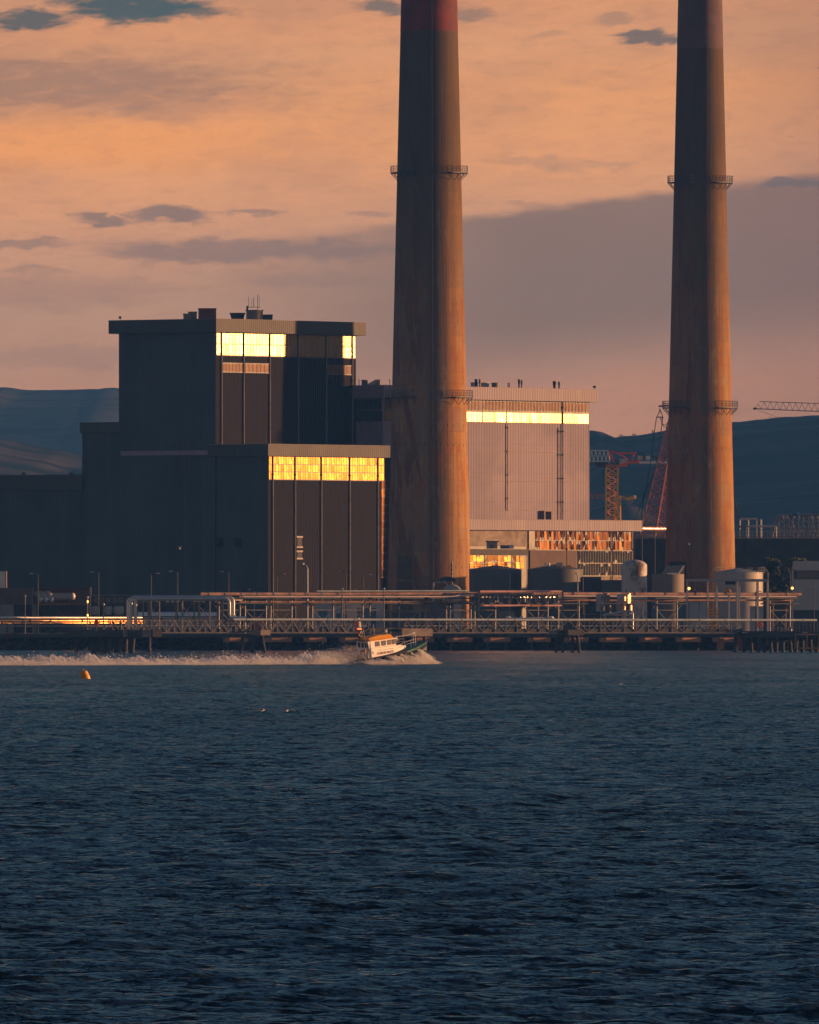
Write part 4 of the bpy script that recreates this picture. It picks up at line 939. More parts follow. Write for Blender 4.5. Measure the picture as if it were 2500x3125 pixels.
    for k, (px0, py, px1) in enumerate(((400,1823,712),(414,1827,700))):
        dd = -k*1.1; rr = .42; q = 1.0
        pts = [(xx(px0),D3+dd,LAND)]
        pts += [(xx(px0),D3+dd,zz(py)-q)]+[(xx(px0)+q*(1-math.cos(a)),D3+dd,zz(py)-q+q*math.sin(a)) for a in (.4,.8,1.2,PI/2)]
        pts += [(xx(px1)-q,D3+dd,zz(py))]+[(xx(px1)-q+q*math.sin(a),D3+dd,zz(py)-q+q*math.cos(a)) for a in (.4,.8,1.2,PI/2)]
        e = zz(1886)
        pts += [(xx(px1),D3+dd,e+.8),(xx(px1)+.25,D3+dd,e+.25),(xx(px1)+.8,D3+dd,e),(xx(px1+40),D3+dd,e)]
        MB().tube(pts, rr, 14).build('pipe_run', M['pipe_white'], lx, True)
    for k, px in enumerate((389, 394)): MB().tube([(xx(px),D3+1,LAND),(xx(px),D3+1,zz(1832+k*4)),(xx(px)+.5,D3+1,zz(1826+k*4)),(xx(px+16),D3+1,zz(1825+k*4))], .2, 10).build('thin_pipe', M['pipe_metal'], lx, True)
    MB().box(xx(418),xx(695),D3-1.5,D3+.9,zz(1834),zz(1831.5)).build('beam', M['steel'], lx)
    lf = empty('loop_frame', (xx(450),D3+2,LAND), 'dark steel frame carrying the white pipe loop', 'steel frame')
    for px, w_ in ((437,.35),(455,.75),(486,.38),(537,.3),(556,.42),(592,.4),(607,.55),(640,.35),(663,.3),(678,.6)):
        MB().beam((xx(px),D3+2,LAND),(xx(px),D3+2,zz(1834.5)), w_).build('post', M['steel' if w_ > .4 else 'truss'], lf)
    mb = MB()
    for p0, p1 in ((455,486),(556,592),(607,640)):
        mb.beam((xx(p0),D3+2,zz(1880)),(xx(p1),D3+2,zz(1838)), .2); mb.beam((xx(p0),D3+2.2,zz(1850)),(xx(p1),D3+2.2,zz(1890)), .2)
    mb.build('brace', M['truss'], lf)
    for px in (476,508,524,540,592,604,618,640,655):
        lm = MB().box(xx(px),xx(px+7),D3-.6,D3-.2,zz(1837),zz(1835)).build('hanger', M['pipe_metal'], lf)
    # large steel portal
    D4 = 3346; x4 = lambda px: X(px, D4); z4 = lambda py: Z(py, D4)
    pf = empty('steel_portal', (x4(2220),D4,LAND), 'tall slim steel portal frame before the wide pale tank', 'steel frame')
    for px, w_, top, dy in ((2098,.42,1772,0),(2162,.38,1775,7),(2187,.5,1772,0),(2225,.36,1815,2),(2250,.5,1772,0),(2258,.3,1790,4),(2312,.5,1772,0),(2344,.46,1772,3)):
        p = MB(); p.rbox(x4(px),D4+dy,w_*.5,w_*.5,LAND,z4(top),R(22)); p.build('post', M['portal_steel'], pf)
    mb = MB(); mb.box(x4(2094),x4(2348),D4-.6,D4-.39,z4(1773),z4(1767)); mb.box(x4(2094),x4(2348),D4+6.2,D4+6.6,z4(1775),z4(1770)); mb.build('top_beam', M['portal_steel'], pf)
    mb = MB()
    for px in (2098,2187,2250,2312): mb.box(x4(px)-.2,x4(px)+.2,D4-.38,D4+6.19,z4(1772.5),z4(1768))
    mb.build('cross_beam', M['portal_steel'], pf)
    wv = empty('winch', (x4(2228),D4+1,z4(1795)), 'orange hoist machinery hanging under the steel portal', 'hoist')
    MB().box(x4(2214),x4(2245),D4+.4,D4+1.6,z4(1784),z4(1774)).build('trolley', M['black'], wv)
    MB().box(x4(2232),x4(2244),D4+.2,D4+1.4,z4(1794),z4(1790)).build('guard', M['yellow'], wv)
    mb = MB()
    for px, py in ((2217,1802),(2226,1801),(2228,1806)): mb.blob((x4(px),D4+1,z4(py)), .38, seed=px)
    mb.build('motor', M['yellow'], wv); MB().box(x4(2212),x4(2262),D4+.5,D4+1.5,z4(1816.5),z4(1814)).build('platform', M['light_steel'], wv)
    mb = MB(); mb.beam((x4(2221),D4+1,z4(1814)),(x4(2221),D4+1,z4(1784)), .1); mb.beam((x4(2238),D4+1,z4(1814)),(x4(2238),D4+1,z4(1794.2)), .1); mb.build('hanger', M['steel'], wv)
    # yellow crate stack
    yk = empty('yellow_stack', (x4(2178),D4-2,LAND), 'tall stack of yellow slotted racks below the steel portal', 'rack')
    for i in range(8):
        zz0 = LAND+.2+i*.78
        if zz0 > z4(1857): break
        MB().box(x4(2158),x4(2198),D4-2.6,D4-1.4,zz0,zz0+.26).build('tray', M['yellow'], yk)
    mb = MB()
    for px in np.linspace(2158.6, 2197.4, 7): mb.box(x4(px)-.07,x4(px)+.07,D4-2.5,D4-1.5,LAND,z4(1856))
    mb.build('divider', M['pipe_rust'], yk)
    # amber reflecting service pipes, laid along the site grid
    o = (X(433, 3340), 3340.0); 
    def g(a, z): p = site(o, a, 0); return (p[0], p[1], z)
    L0 = -62
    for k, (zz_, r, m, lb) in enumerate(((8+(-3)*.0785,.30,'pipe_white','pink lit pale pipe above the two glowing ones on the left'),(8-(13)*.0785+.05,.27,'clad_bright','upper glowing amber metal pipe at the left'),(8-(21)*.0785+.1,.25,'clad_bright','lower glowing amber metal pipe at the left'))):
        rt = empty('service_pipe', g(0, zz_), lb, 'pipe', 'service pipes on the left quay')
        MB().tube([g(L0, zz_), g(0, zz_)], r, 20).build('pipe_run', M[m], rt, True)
        if k:
            cl = MB()
            for a in np.arange(L0+2, 0, 3.7):
                a += random.uniform(-.8,.8); w_ = random.choice((.12,.2,.2,.6)); cl.tube([g(a, zz_), g(a+w_, zz_)], r*1.12, 20)
            cl.build('flange', M['dark_steel'], rt)
    st = empty('pipe_support', g(-20, LAND), 'low dark supports under the glowing service pipes', 'pipe support')
    for a in np.arange(L0+1, 0, 5.5): p = g(a, 0); MB().box(p[0]-.2,p[0]+.2,p[1]+.1,p[1]+.5,2.6,7.9).build('post', M['dark_steel'], st)
    MB().tube([g(L0, 5.7), g(0, 5.7)], .18, 8).build('rail', M['steel'], st)
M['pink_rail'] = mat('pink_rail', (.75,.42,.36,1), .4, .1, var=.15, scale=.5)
M['portal_steel'] = mat('portal_steel', (.26,.27,.30,1), .4, .35, var=.08, scale=.5)
racks()

# ------------------------------------------------------------ sheds, vessels, yard buildings
def sheds():
    D = 3420; x = lambda px: X(px, D); z = lambda py: Z(py, D)
    # brown open fronted building with horizontal vessel, left
    b = empty('brown_plant_house', (x(180),D,LAND), 'open fronted brown building holding a grey pressure vessel', 'building')
    MB().box(x(-70),x(100),D,D+8,LAND,z(1795)).build('wall', M['brown_wall'], b)
    MB().box(x(100.2),x(277),D+6,D+8,LAND,z(1795)).build('back_wall', M['brown_wall'], b)
    MB().box(x(99),x(277),D-.2,D+5.99,z(1795)+.003,z(1792)).build('roof', M['brown_wall'], b)
    MB().box(x(98),x(101),D-.5,D-.21,LAND,z(1796)).build('post', M['tank_brown'], b)
    MB().box(x(274),x(278),D-.5,D-.21,LAND,z(1793)).build('post', M['light_steel'], b)
    MB().box(x(101),x(272),D,D+5.9,z(1846),z(1842)).build('shelf', M['concrete_red'], b)
    MB().box(x(101),x(112),D+.2,D+.6,LAND,z(1846.2)).build('pillar', M['concrete'], b)
    MB().box(x(0),x(42),D-.06,D-.003,LAND,z(1845)).build('door', M['steel'], b); MB().box(x(43),x(98),D-.05,D-.003,LAND,z(1845)).build('door', M['black'], b)
    for px in (125, 165):
        iv = MB(); rs = random.Random(px)
        for _ in range(260):
            p = Vector((x(px)+rs.gauss(0,.55), D+.1+rs.uniform(-.3,.3), LAND+rs.uniform(0, z(1848)-LAND))); s = rs.uniform(.12,.28)
            u = Vector((rs.gauss(0,1),rs.gauss(0,.5),rs.gauss(0,1))).normalized()*s; w = u.orthogonal().normalized()*s*.7
            iv.add([p-u,p+w,p+u,p-w],[(0,1,2,3)])
        o = iv.build('ivy', M['leaves'], None); tag(o, 'green creeper hanging under the pressure vessel, %s clump' % ('left' if px == 125 else 'right'), 'ivy')
    vs = empty('pressure_vessel', (x(190),D+1.5,z(1842)), 'long grey horizontal pressure vessel with a bright round end', 'vessel')
    zc = z(1820); r = 11*D/F
    MB().tube([(x(128),D+1.5,zc),(x(222),D+1.5,zc)], r, 24).build('shell', M['tank_clean'], vs, True)
    MB().tube([(x(222),D+1.5,zc),(x(225),D+1.5,zc),(x(228),D+1.5,zc),(x(230),D+1.5,zc)], [r,r*.93,r*.7,r*.2], 24).build('end_cap', M['white_paint'], vs, True)  # sunlit end: its brightness is put into a whiter colour than the shell
    for px in (160, 205): MB().box(x(px),x(px+6),D+.9,D+2.1,z(1842)+.003,zc-r*.7).build('saddle', M['dark_steel'], vs)
    cv = empty('ventilator', (x(100),D+1,z(1842)), 'l', 'ventilator')
    # three slanted silencers
    cv.name = 'intake_silencer'
    for k, (lb) in enumerate(('nearest the post','in the middle','nearest the pressure vessel')):
        root = cv if k == 0 else None
        px = 104+k*17
        if k == 0:
            LOC[cv.name] = Vector((x(px+8),D+.4,z(1842))); cv.location = LOC[cv.name]
            MB().tube([(x(px),D+1.5,z(1808)),(x(px+18),D+.2,z(1818))], .62, 16).build('duct', M['tank_clean'], cv, True)
            MB().tube([(x(px+14),D+.4,z(1818)),(x(px+17),D+.2,z(1824)),(x(px+20),D+.1,z(1838))], [.7,.62,.4], 14).build('hood', M['tank_clean'], cv, True)
            MB().tube([(x(px+20),D-.1,z(1826)),(x(px+25),D-.1,z(1831))], .4, 12).build('mouth', M['white_paint'], cv, True)
            cv['label'] = 'slanted pale intake duct '+lb; cv['group'] = 'intake ducts in the brown building'
            base = cv
        else: dup(base, (x(px+8),D+.4,z(1842)), 'slanted pale intake duct '+lb, 'intake ducts in the brown building')
    ct = empty('shipping_container', (x(0),3440,z(1795)), 'pale ribbed container on the roof at the left edge', 'container')
    D2 = 3428; MB().box(X(-30,D2),X(17,D2),D2,D2+5,Z(1794,D2),Z(1744,D2)).build('body', M['container_white'], ct)
    MB().box(X(17,D2)+.003,X(20,D2),D2-.1,D2+5,Z(1794,D2),Z(1743,D2)).build('end_frame', M['tank_brown'], ct)
    # low dark glazed shed and white hoppers
    gs = empty('low_shed', (x(335),D,LAND), 'long low shed with a row of dark windows', 'shed')
    MB().box(x(278.5),x(640),D+9,D+14,LAND,z(1818)).build('wall', M['deck_dark'], gs)
    MB().box(x(278.5),x(640),D+8.4,D+14.2,z(1818)+.003,z(1815)).build('roof', M['steel'], gs)
    for px in np.arange(283, 620, 19.5): MB().box(x(px),x(px+14),D+8.9,D+8.99,z(1841),z(1822)).build('window', M['dark_glass'], gs)
    lbs = {288:'left white hopper behind the left jetty end',330:'middle rounded white hopper behind the left jetty end',362:'right flared white hopper behind the left jetty end'}
    for px, lb in lbs.items():
        w_ = {288:16,330:13,362:17}[px]; r = w_*D/F; c = (x(px),D+3)
        t_ = empty('hopper', (c[0],c[1],LAND), lb, 'hopper', 'white hoppers by the left jetty')
        MB().lathe([(r*.75, z(1876)), (r, z(1866)), (r*.97, z(1855)), (r*.8, z(1850))], c, 24).build('shell', M['tank_clean'], t_, True)
        MB().lathe([(r*.6, LAND), (r*.6, z(1876.2))], c, 16).build('base', M['dark_steel'], t_)
    # white low building left behind jetty truss
    wb = empty('white_shed', (x(520),D,LAND), 'long low white shed with a sunlit rounded roof behind the left jetty span', 'shed')
    MB().box(x(424),x(668),D-12,D-8,LAND,z(1882)).build('wall', M['tank_clean'], wb)
    zc = z(1880); pts = [(x(424), D-10+2.2*math.cos(a), zc+1.0*math.sin(a)) for a in np.linspace(0, PI, 9)]
    MB().prism(pts, (0,0,0), (x(668)-x(424),0,0)).build('roof', M['white_paint'], wb, True)
    MB().box(x(486),x(500),D-12.1,D-12.003,z(1893),z(1886)).build('window', M['dark_glass'], wb)
    rc = MB().box(x(775),x(806),D-14,D-12,LAND,z(1881)); tag(rc.build('red_container', M['red_paint'], None, bevel=.05), 'low red box beyond the middle jetty span', 'container')
    # pale and brown sheds in the middle
    def shed(px0, px1, py, m, label, doors=(), D=3405, dep=6):
        s = empty('shed', (X(px0,D),D,LAND), label, 'shed', 'sheds behind the pipe rack')
        MB().box(X(px0,D),X(px1,D),D,D+dep,LAND,Z(py,D)).build('wall', M[m], s)
        MB().box(X(px0-2,D),X(px1+2,D),D-.3,D+dep+.3,Z(py,D)+.003,Z(py-2,D)).build('roof', M['steel'], s)
        for a, b_, c_ in doors: MB().box(X(a,D),X(b_,D),D-.06,D-.003,LAND,Z(c_,D)).build('door', M['blue_box'], s)
        return s
    shed(960, 1052, 1843, 'office_white', 'pale grey shed with blue doors left of the boat mast', [(972,1000,1862),(1026,1050,1872)])
    shed(1054, 1172, 1838, 'office_white', 'wide pale shed behind the boat mast', [(1090,1148,1856)], D=3412)
    shed(1176, 1308, 1868, 'brown_wall', 'low brown shed right of the boat mast', D=3400)
    shed(1318, 1385, 1842, 'tank_dark', 'dark shed beneath the small domed vessel')
    shed(1522, 1572, 1866, 'concrete', 'small brown brick hut under the pipe bridge', D=3398, dep=4)
    shed(1763, 1822, 1876, 'deck_dark', 'low black shed left of the white machinery', D=3400)
    shed(1992, 2022, 1836, 'blue_box', 'slim blue grey cabin left of the steel portal', D=3405)
    shed(2104, 2160, 1836, 'office_white', 'pale cabin inside the steel portal at the left', D=3402)
    shed(2290, 2330, 1852, 'office_white', 'small pale cabin inside the steel portal at the right', D=3402)
    shed(2070, 2100, 1838, 'blue_box', 'blue grey cabin just left of the portal', D=3404)
    shed(1836, 1898, 1772, 'tank_dark', 'low dark building with a blue side under the low pale block', D=3445, dep=9)
    shed(1782, 1835, 1762, 'deck_dark', 'low dark building right of the second dark tank', D=3448, dep=9)
    # white capsule tanks and pipes on the quay
    ht = empty('horizontal_tank', (X(1600,3320),3320,LAND), 'long pale horizontal tank with three domes lying above the jetty rail', 'tank'); Dh = 3320
    MB().tube([(X(1545,Dh),Dh,Z(1890,Dh)),(X(1547,Dh),Dh,Z(1890,Dh)),(X(1690,Dh),Dh,Z(1890,Dh)),(X(1695,Dh),Dh,Z(1890,Dh))], [.2,.5,.5,.2], 16).build('shell', M['pipe_white'], ht, True)
    for px in (1552,1594,1682): MB().blob((X(px,Dh),Dh,Z(1885,Dh)), .62, (1.1,1,.6), 3, .0, 16, 10).build('dome', M['white_paint'], ht, True)
    mb = MB()
    for px in (1560,1620,1680): mb.box(X(px,Dh),X(px+4,Dh),Dh-.4,Dh+.4,LAND,Z(1895,Dh))
    mb.build('saddle', M['dark_steel'], ht)
    # office at the far right
    D5 = 3520; of = empty('white_office', (X(2470,D5),D5,LAND), 'flat roofed white control office at the right edge', 'office')
    MB().box(X(2424,D5),X(2560,D5),D5,D5+8,Z(1862,D5),Z(1768,D5)).build('wall', M['office_white'], of)
    MB().box(X(2423,D5),X(2560,D5),D5-.2,D5+8,LAND,Z(1862,D5)-.003).build('plinth', M['deck_dark'], of)
    MB().box(X(2422,D5),X(2560,D5),D5-.5,D5+8.3,Z(1741,D5)+.003,Z(1712,D5)).build('parapet', M['office_white'], of)
    MB().box(X(2430,D5),X(2560,D5),D5+.3,D5+8,Z(1768,D5)+.003,Z(1741,D5)).build('window_wall', M['deck_dark'], of)
    for px in (2432, 2463, 2494): 
        w = MB().box(X(px,D5),X(px+29,D5),D5+.12,D5+.28,Z(1765,D5),Z(1744,D5)); ww = w.build('window', M['dark_glass'], of)
    MB().box(X(2418,D5),X(2423,D5)-.003,D5,D5+5,LAND,Z(1729,D5)).build('side_tower', M['office_white'], of)
    # white machinery skids
    Dm = 3338; xm = lambda px: X(px, Dm); zm = lambda py: Z(py, Dm)
    for k, (px, lb, bright) in enumerate(((1820,'grey skid unit with a brown cowl, left of the glowing one','tank_brown'),(1884,'white skid unit with a glowing yellow cowl and ladder','yellow_cream'))):
        s = empty('machinery_skid', (xm(px),Dm,LAND), lb, 'machinery', 'skid units on the quay')
        p = (xm(px), Dm); 
        MB().box(xm(px),xm(px+24),Dm,Dm+4,zm(1866),zm(1813)).build('casing', M['office_white'], s, bevel=.08)
        def tr(px0, px1, py0, py1, m, nm, dy=0):
            o = (X(px0,Dm), Dm+dy); w_ = (px1-px0)*Dm/F
            MB().fbox(o, 0, w_*1.0, 0, w_*.8, zm(py0), zm(py1)).build(nm, m, s, bevel=.06)
        m_ = M[bright]
        tr(px+32, px+48, 1843, 1816, m_, 'cowl', -1); tr(px+33, px+46, 1816, 1810, m_, 'cap', -1.1)
        tr(px+22, px+32, 1834, 1820, m_, 'fan_housing', -1.5)
        tr(px+20, px+31, 1864, 1850, m_, 'pump', -1.5); tr(px+41, px+48, 1873, 1846, m_, 'ladder_box', -1.6)
        MB().box(xm(px+10),xm(px+80),Dm-3,Dm-.9,zm(1843.5),zm(1841)).build('platform', M['pink_rail'], s)
        mb = MB()
        for q in range(10, 82, 10): mb.beam((xm(px+q),Dm-2.9,zm(1841)),(xm(px+q),Dm-2.9,zm(1829)), .07)
        for h in (1829,1835): mb.beam((xm(px+10),Dm-2.9,zm(h)),(xm(px+80),Dm-2.9,zm(h)), .07)
        mb.build('railing', M['steel'], s)
        mb = MB()
        for q in (12, 26, 62, 78): mb.beam((xm(px+q),Dm-2.5,LAND),(xm(px+q),Dm-2.5,zm(1844)), .22)
        mb.beam((xm(px+62),Dm-2.5,zm(1846)),(xm(px+78),Dm-2.5,zm(1885)), .14); mb.beam((xm(px+78),Dm-2.5,zm(1846)),(xm(px+62),Dm-2.5,zm(1885)), .14); mb.build('leg', M['steel'], s)
    pp = MB().tube([(xm(1840),Dm-4,zm(1878)),(xm(1915),Dm-4,zm(1864)),(xm(1922),Dm-4,zm(1864)),(xm(1928),Dm-4,zm(1868)),(xm(1930),Dm-4,zm(1873)),(xm(1930),Dm-4,LAND)], .3, 10)
    tag(pp.build('bent_pipe', M['pipe_white'], None, True), 'white bent pipe coming down before the glowing skid unit', 'pipe')
    for py in (1877, 1888):
        tag(MB().tube([(xm(1838 if py==1877 else 1864),Dm-3.5,zm(py)),(xm(1922),Dm-3.5,zm(py))], .17, 8).build('floor_pipe', M['pipe_metal'], None, True), ('upper' if py==1877 else 'lower')+' shining floor pipe under the skid units', 'pipe')
M['yellow_cream'] = mat('yellow_cream', (.80,.55,.28,1), .4, .1, var=.1, scale=1.0)
sheds()

# ------------------------------------------------------------ quay, jetty, railings, lamps
def quay():
    # capping beam, deck and pile bents of the quay front
    D = 3268; q = empty('quay_deck', (0, D, 3.6), 'long dark concrete quay deck above the pile bents', 'quay')
    MB().box(X(480,D),X(2560,D),D-.5,SHORE+14,3.05,3.95).build('deck', M['deck_dark'], q)
    MB().box(X(-60,D),X(479,D),D+14,SHORE+14,3.05,3.95).build('deck', M['deck_dark'], q)
    b = empty('quay_bent', (0, D, 0), 'b', 'pile bent')
    MB().rbox(0,D-2.6,2.6,1.6,1.95,3.04,SL).build('cap_beam', M['concrete_red'], b, bevel=.04)
    for s in (-1.9, 2.1): MB().lathe([(.42,-3),(.42,2.045)], (s,D-2.6+s*.5), 14).build('pile', M['pile'], b, True)
    MB().box(-.5,.7,D-1.2,D+1.2,-3,1.2) if False else None
    spots = [720,850,962,1073,1185,1290,1403,1516,1645,1757,1870,1985,2100,2215]
    for i, px in enumerate(spots):
        lab = 'red brown concrete pile bent of the quay, %s from the left jetty platform' % ['first','second','third','fourth','fifth','sixth','seventh','eighth','ninth','tenth','eleventh','twelfth','thirteenth','fourteenth'][i]
        if i == 0: b.location = (X(px,D),D,0); b['label'] = lab; b['group'] = 'pile bents of the quay'
        else: dup(b, (X(px,D),D,0), lab, 'pile bents of the quay', scale=(1+.1*math.sin(i*2.1),1,1))
quay()
def truss_span(px0, px1, label, taper=22, panel=None, ptop=1893, pbot=1931):
    """a lattice walkway: two side trusses, deck and a cable duct, along the jetty line"""
    L = lambda px, dn=0.0: (X(px, JY(px))-math.sin(SL)*dn, JY(px)+math.cos(SL)*dn)
    zt, zb = Z(ptop, JY(px0)), Z(pbot, JY(px0))
    t_ = empty('jetty_walkway', L(px0)+(zb,), label, 'walkway', 'lattice walkway spans of the jetty')
    n = max(4, int(round((px1-px0)/(panel or 25)))); n += n % 2; xs = np.linspace(px0, px1, n+1)
    bot = lambda px: zb+(max(0, 1-(px-px0)/taper)+max(0, 1-(px1-px)/taper))*.75
    for dn in (0, 2.0):
        ch = MB(); ch.beam(L(px0,dn)+(zt,), L(px1,dn)+(zt,), .16)
        ks = [px0, px0+taper, px1-taper, px1]
        for a_, b_ in zip(ks[:-1], ks[1:]): ch.beam(L(a_,dn)+(bot(a_),), L(b_,dn)+(bot(b_),), .24)
        ch.build('chord', M['truss'], t_)
        w = MB()
        for px in xs: w.beam(L(px,dn)+(bot(px),), L(px,dn)+(zt,), .19)
        for i in range(n):
            a_, b_ = (bot(xs[i]), zt) if i % 2 else (zt, bot(xs[i+1])); w.beam(L(xs[i],dn)+(a_,), L(xs[i+1],dn)+(b_,), .15)
        for h in (.55,.8): w.beam(L(px0,dn+.1)+(zb+(zt-zb)*h,), L(px1,dn+.1)+(zb+(zt-zb)*h,), .06)
        w.build('lattice', M['truss'], t_)
    MB().beam(L(px0,1)+(zb+.5,), L(px1,1)+(zb+.5,), 1.7, .7).build('deck', M['deck_dark'], t_)
    MB().tube([L(px0,.6)+(zb+1.5,), L(px1,.6)+(zb+1.5,)], .12, 6).build('cable_duct', M['pipe_blue'], t_)
    return t_
def JY(px): return line_y(px, 3020.0, -66.0)
def jetty():
    D = JY(345); x = lambda px: X(px, D); z = lambda py: Z(py, D)
    truss_span(344, 766, 'left lattice walkway span from the pile platform')
    truss_span(800, 1124, 'second lattice walkway span, ending behind the boat mast')
    truss_span(1238, 1716, 'third lattice walkway span right of the pilot boat', panel=36)
    truss_span(1762, 2268, 'rightmost lattice walkway span below the portal frame', panel=36)
    yq = JY(1180); mb = MB().beam((X(1120,JY(1120)),JY(1120)+1,5.1),(X(1240,JY(1240)),JY(1240)+1,5.1),2.0,.8); tag(mb.build('jetty_platform', M['deck_dark'], None), 'dark jetty platform hidden behind the boat wheelhouse', 'platform')
    pipe('jetty_pipe', [(X(712,JY(712)),JY(712)-.4,Z(1890.5,JY(712))),(X(2492,JY(2492)),JY(2492)-.4,Z(1892.5,JY(2492)))], .27, 'pipe_blue', 'long pale blue pipe along the top of the jetty walkway', collars=(0,22,'pipe_white'))
    # platform at the left
    pl = empty('pile_platform', (x(345),D,3.6), 'wide concrete jetty platform on a dense cluster of black piles, left', 'jetty platform')
    MB().box(x(208),x(362),D-2,D+6,z(1944),z(1922)).build('deck', M['deck_dark'], pl, bevel=.05)
    for a_, b_, m_ in ((362.2,381,'concrete'),(381.2,424,'deck_dark'),(424.2,453,'concrete'),(453.2,481,'deck_dark')): MB().rbox((x(a_)+x(b_))/2,D+1.5,(x(b_)-x(a_))/2/math.cos(R(24)),2.4,z(1944),z(1921),R(24)).build('cap_block', M[m_], pl)
    rs = random.Random(6)
    for i, px in enumerate((235, 283, 297, 308, 318, 330, 338, 350, 358, 372, 384, 396, 407, 455)):
        r = .42 if px in (235, 455) else .5; k = 0 if px in (235,455,283) else rs.uniform(-1.1,1.1); yy = D-1+(i%3)*2.2
        MB().tube([(x(px)+k,yy,-3),(x(px),yy,z(1944)-.003)], r, 12).build('pile', M['pile'], pl, True)
    MB().box(x(280),x(322),D+1,D+5,-3,z(1944)-.003).build('pile_cap', M['pile'], pl)
    rl = empty('platform_railing', (x(260),D,z(1922)), 'thin railing on the left concrete platform', 'railing'); mb = MB()
    for px in range(216, 345, 9): mb.beam((x(px),D-1.9,z(1921.9)),(x(px),D-1.9,z(1921)+1.15), .07)
    for h in (.6, 1.15): mb.beam((x(216),D-1.9,z(1921)+h),(x(342),D-1.9,z(1921)+h), .07)
    mb.build('rail', M['truss'], rl)
    for px, h, w_ in ((318,1.1,12),(345,1.6,9),(356,1.2,8),(368,1.5,7)):
        v = empty('valve_gear', (x(px),D+1,z(1921)), {318:'pale low box of the valve gear on the left platform',345:'dark valve wheel on the left platform',356:'short dark bollard like valve on the left platform',368:'taller dark valve beside the walkway end'}[px], 'valve')
        MB().lathe([(.3,z(1921)),(.22,z(1921)+h*.6),(.3,z(1921)+h)], (x(px),D+1), 10).build('body', M['light_steel' if px==318 else 'dark_steel'], v, True)
        MB().lathe([(.42,z(1921)+h),(.42,z(1921)+h+.08)], (x(px),D+1), 12).build('handwheel', M['steel'], v)
    # splayed pile dolphins
    def bent(px, splay, cap0, cap1, label, m='concrete', py0=1922, py1=1939):
        D = JY(px); x = lambda q: X(q, D); z = lambda q: Z(q, D)
        b = empty('pile_dolphin', (x(px),D,0), label, 'pile dolphin')
        MB().rbox((x(cap0)+x(cap1))/2,D+.8,(x(cap1)-x(cap0))/2/math.cos(SL)-.8,2.2,z(py1),z(py0),SL).build('cap', M[m], b, bevel=.04)
        for p0, p1 in splay: MB().tube([(x(p1),D-1+abs(p0-p1)*.04,-3),(x(p0),D+.5,z(py1)-.003)], .36, 12).build('pile', M['pile'], b, True)
    bent(773, [(742,729),(766,764),(774,775),(799,816)], 771, 820, 'splayed pile support between the first and second walkway spans')
    bent(1258, [(1225,1222),(1262,1263),(1295,1300)], 1203, 1315, 'sunlit concrete block right behind the boat bow', py0=1918, py1=1942)
    bent(1743, [(1704,1693),(1718,1716),(1748,1746),(1762,1774)], 1709, 1776, 'splayed pile support between the third and fourth walkway spans', 'deck_dark')
    # right hand dolphin
    D = JY(2300)
    rd = empty('mooring_platform', (x(2390),D,3.6), 'broad dark mooring platform at the right end of the jetty', 'jetty platform')
    MB().box(x(2240),x(2560),D-1,D+7,z(1946),z(1926)).build('deck', M['deck_dark'], rd, bevel=.05)
    for i, px in enumerate((2246,2272,2292,2318,2334,2352,2372,2390,2412,2432,2450,2474,2496)):
        MB().tube([(x(px)+(i%3-1)*.5,D+(i%3)*2,-3),(x(px),D+(i%3)*2,z(1946)-.003)], .42, 12).build('pile', M['pile'], rd, True)
    for px, w_ in ((2190,22),(2254,18)): MB().box(x(px),x(px+w_),D+3,D+4,z(1982),z(1948)).build('fender_panel', M['concrete_red'], rd, bevel=.05)
    ff = rd
    mb = MB()
    for py in (1936,1978): mb.box(x(2424),x(2550),D-2.8,D-2.4,z(py+2.5),z(py-2.5))
    mb.build('fender_rail', M['concrete_red'], ff); mb = MB()
    for px in (2425,2460,2496,2530): mb.box(x(px),x(px+4),D-2.79,D-2.41,z(1975.4),z(1938.6))
    mb.build('fender_post', M['concrete_red'], ff)
    for px in (2264,2448): tag(MB().box(x(px),x(px+17),D-3,D-1.01,z(1932),z(1929)).build('boarding_step', M['light_steel'], None), 'pale boarding step on the mooring platform, %s one' % ('nearer the walkway' if px==2264 else 'outer'), 'step')
    r2 = empty('platform_railing', (x(2360),D,z(1926)), 'thin railing on the right hand mooring platform', 'railing'); mb = MB()
    for px in range(2275, 2560, 11): mb.beam((x(px),D-.9,z(1926)),(x(px),D-.9,z(1926)+2.0), .07)
    for h in (.7, 1.35, 2.0): mb.beam((x(2270),D-.9,z(1926)+h),(x(2560),D-.9,z(1926)+h), .06)
    mb.build('rail', M['truss'], r2)
    rs = random.Random(8)
    for k, px in enumerate((2362, 2374, 2385, 2402, 2414)):
        v = empty('mooring_hook', (x(px),D,z(1926)), ['first','second','third','fourth','fifth'][k]+' small mooring hook from the lifebuoy on the mooring platform', 'mooring hook', 'mooring hooks')
        MB().lathe([(.3,z(1926)),(.18,z(1926)+.7),(.34,z(1926)+.8),(.1,z(1926)+1.0)], (x(px),D), 10).build('bollard', M['light_steel'], v, True)
        MB().tube([(x(px),D-.3,z(1926)+.4),(x(px)+.3,D-.5,z(1926)+.7),(x(px)+.5,D-.5,z(1926)+.5)], .08, 6).build('hook', M['light_steel'], v)
    # quay railing
    q = empty('quay_railing', (X(1400,3266),3266,3.95), 'faint long railing along the quay edge', 'railing'); mb = MB()
    Dq = 3268
    for px in range(490, 2250, 17): mb.beam((X(px,Dq),Dq,3.95),(X(px,Dq),Dq,5.1), .07)
    for h in (4.5,5.1): mb.beam((X(490,Dq),Dq,h),(X(2250,Dq),Dq,h), .06)
    mb.build('rail', M['truss'], q)
jetty()
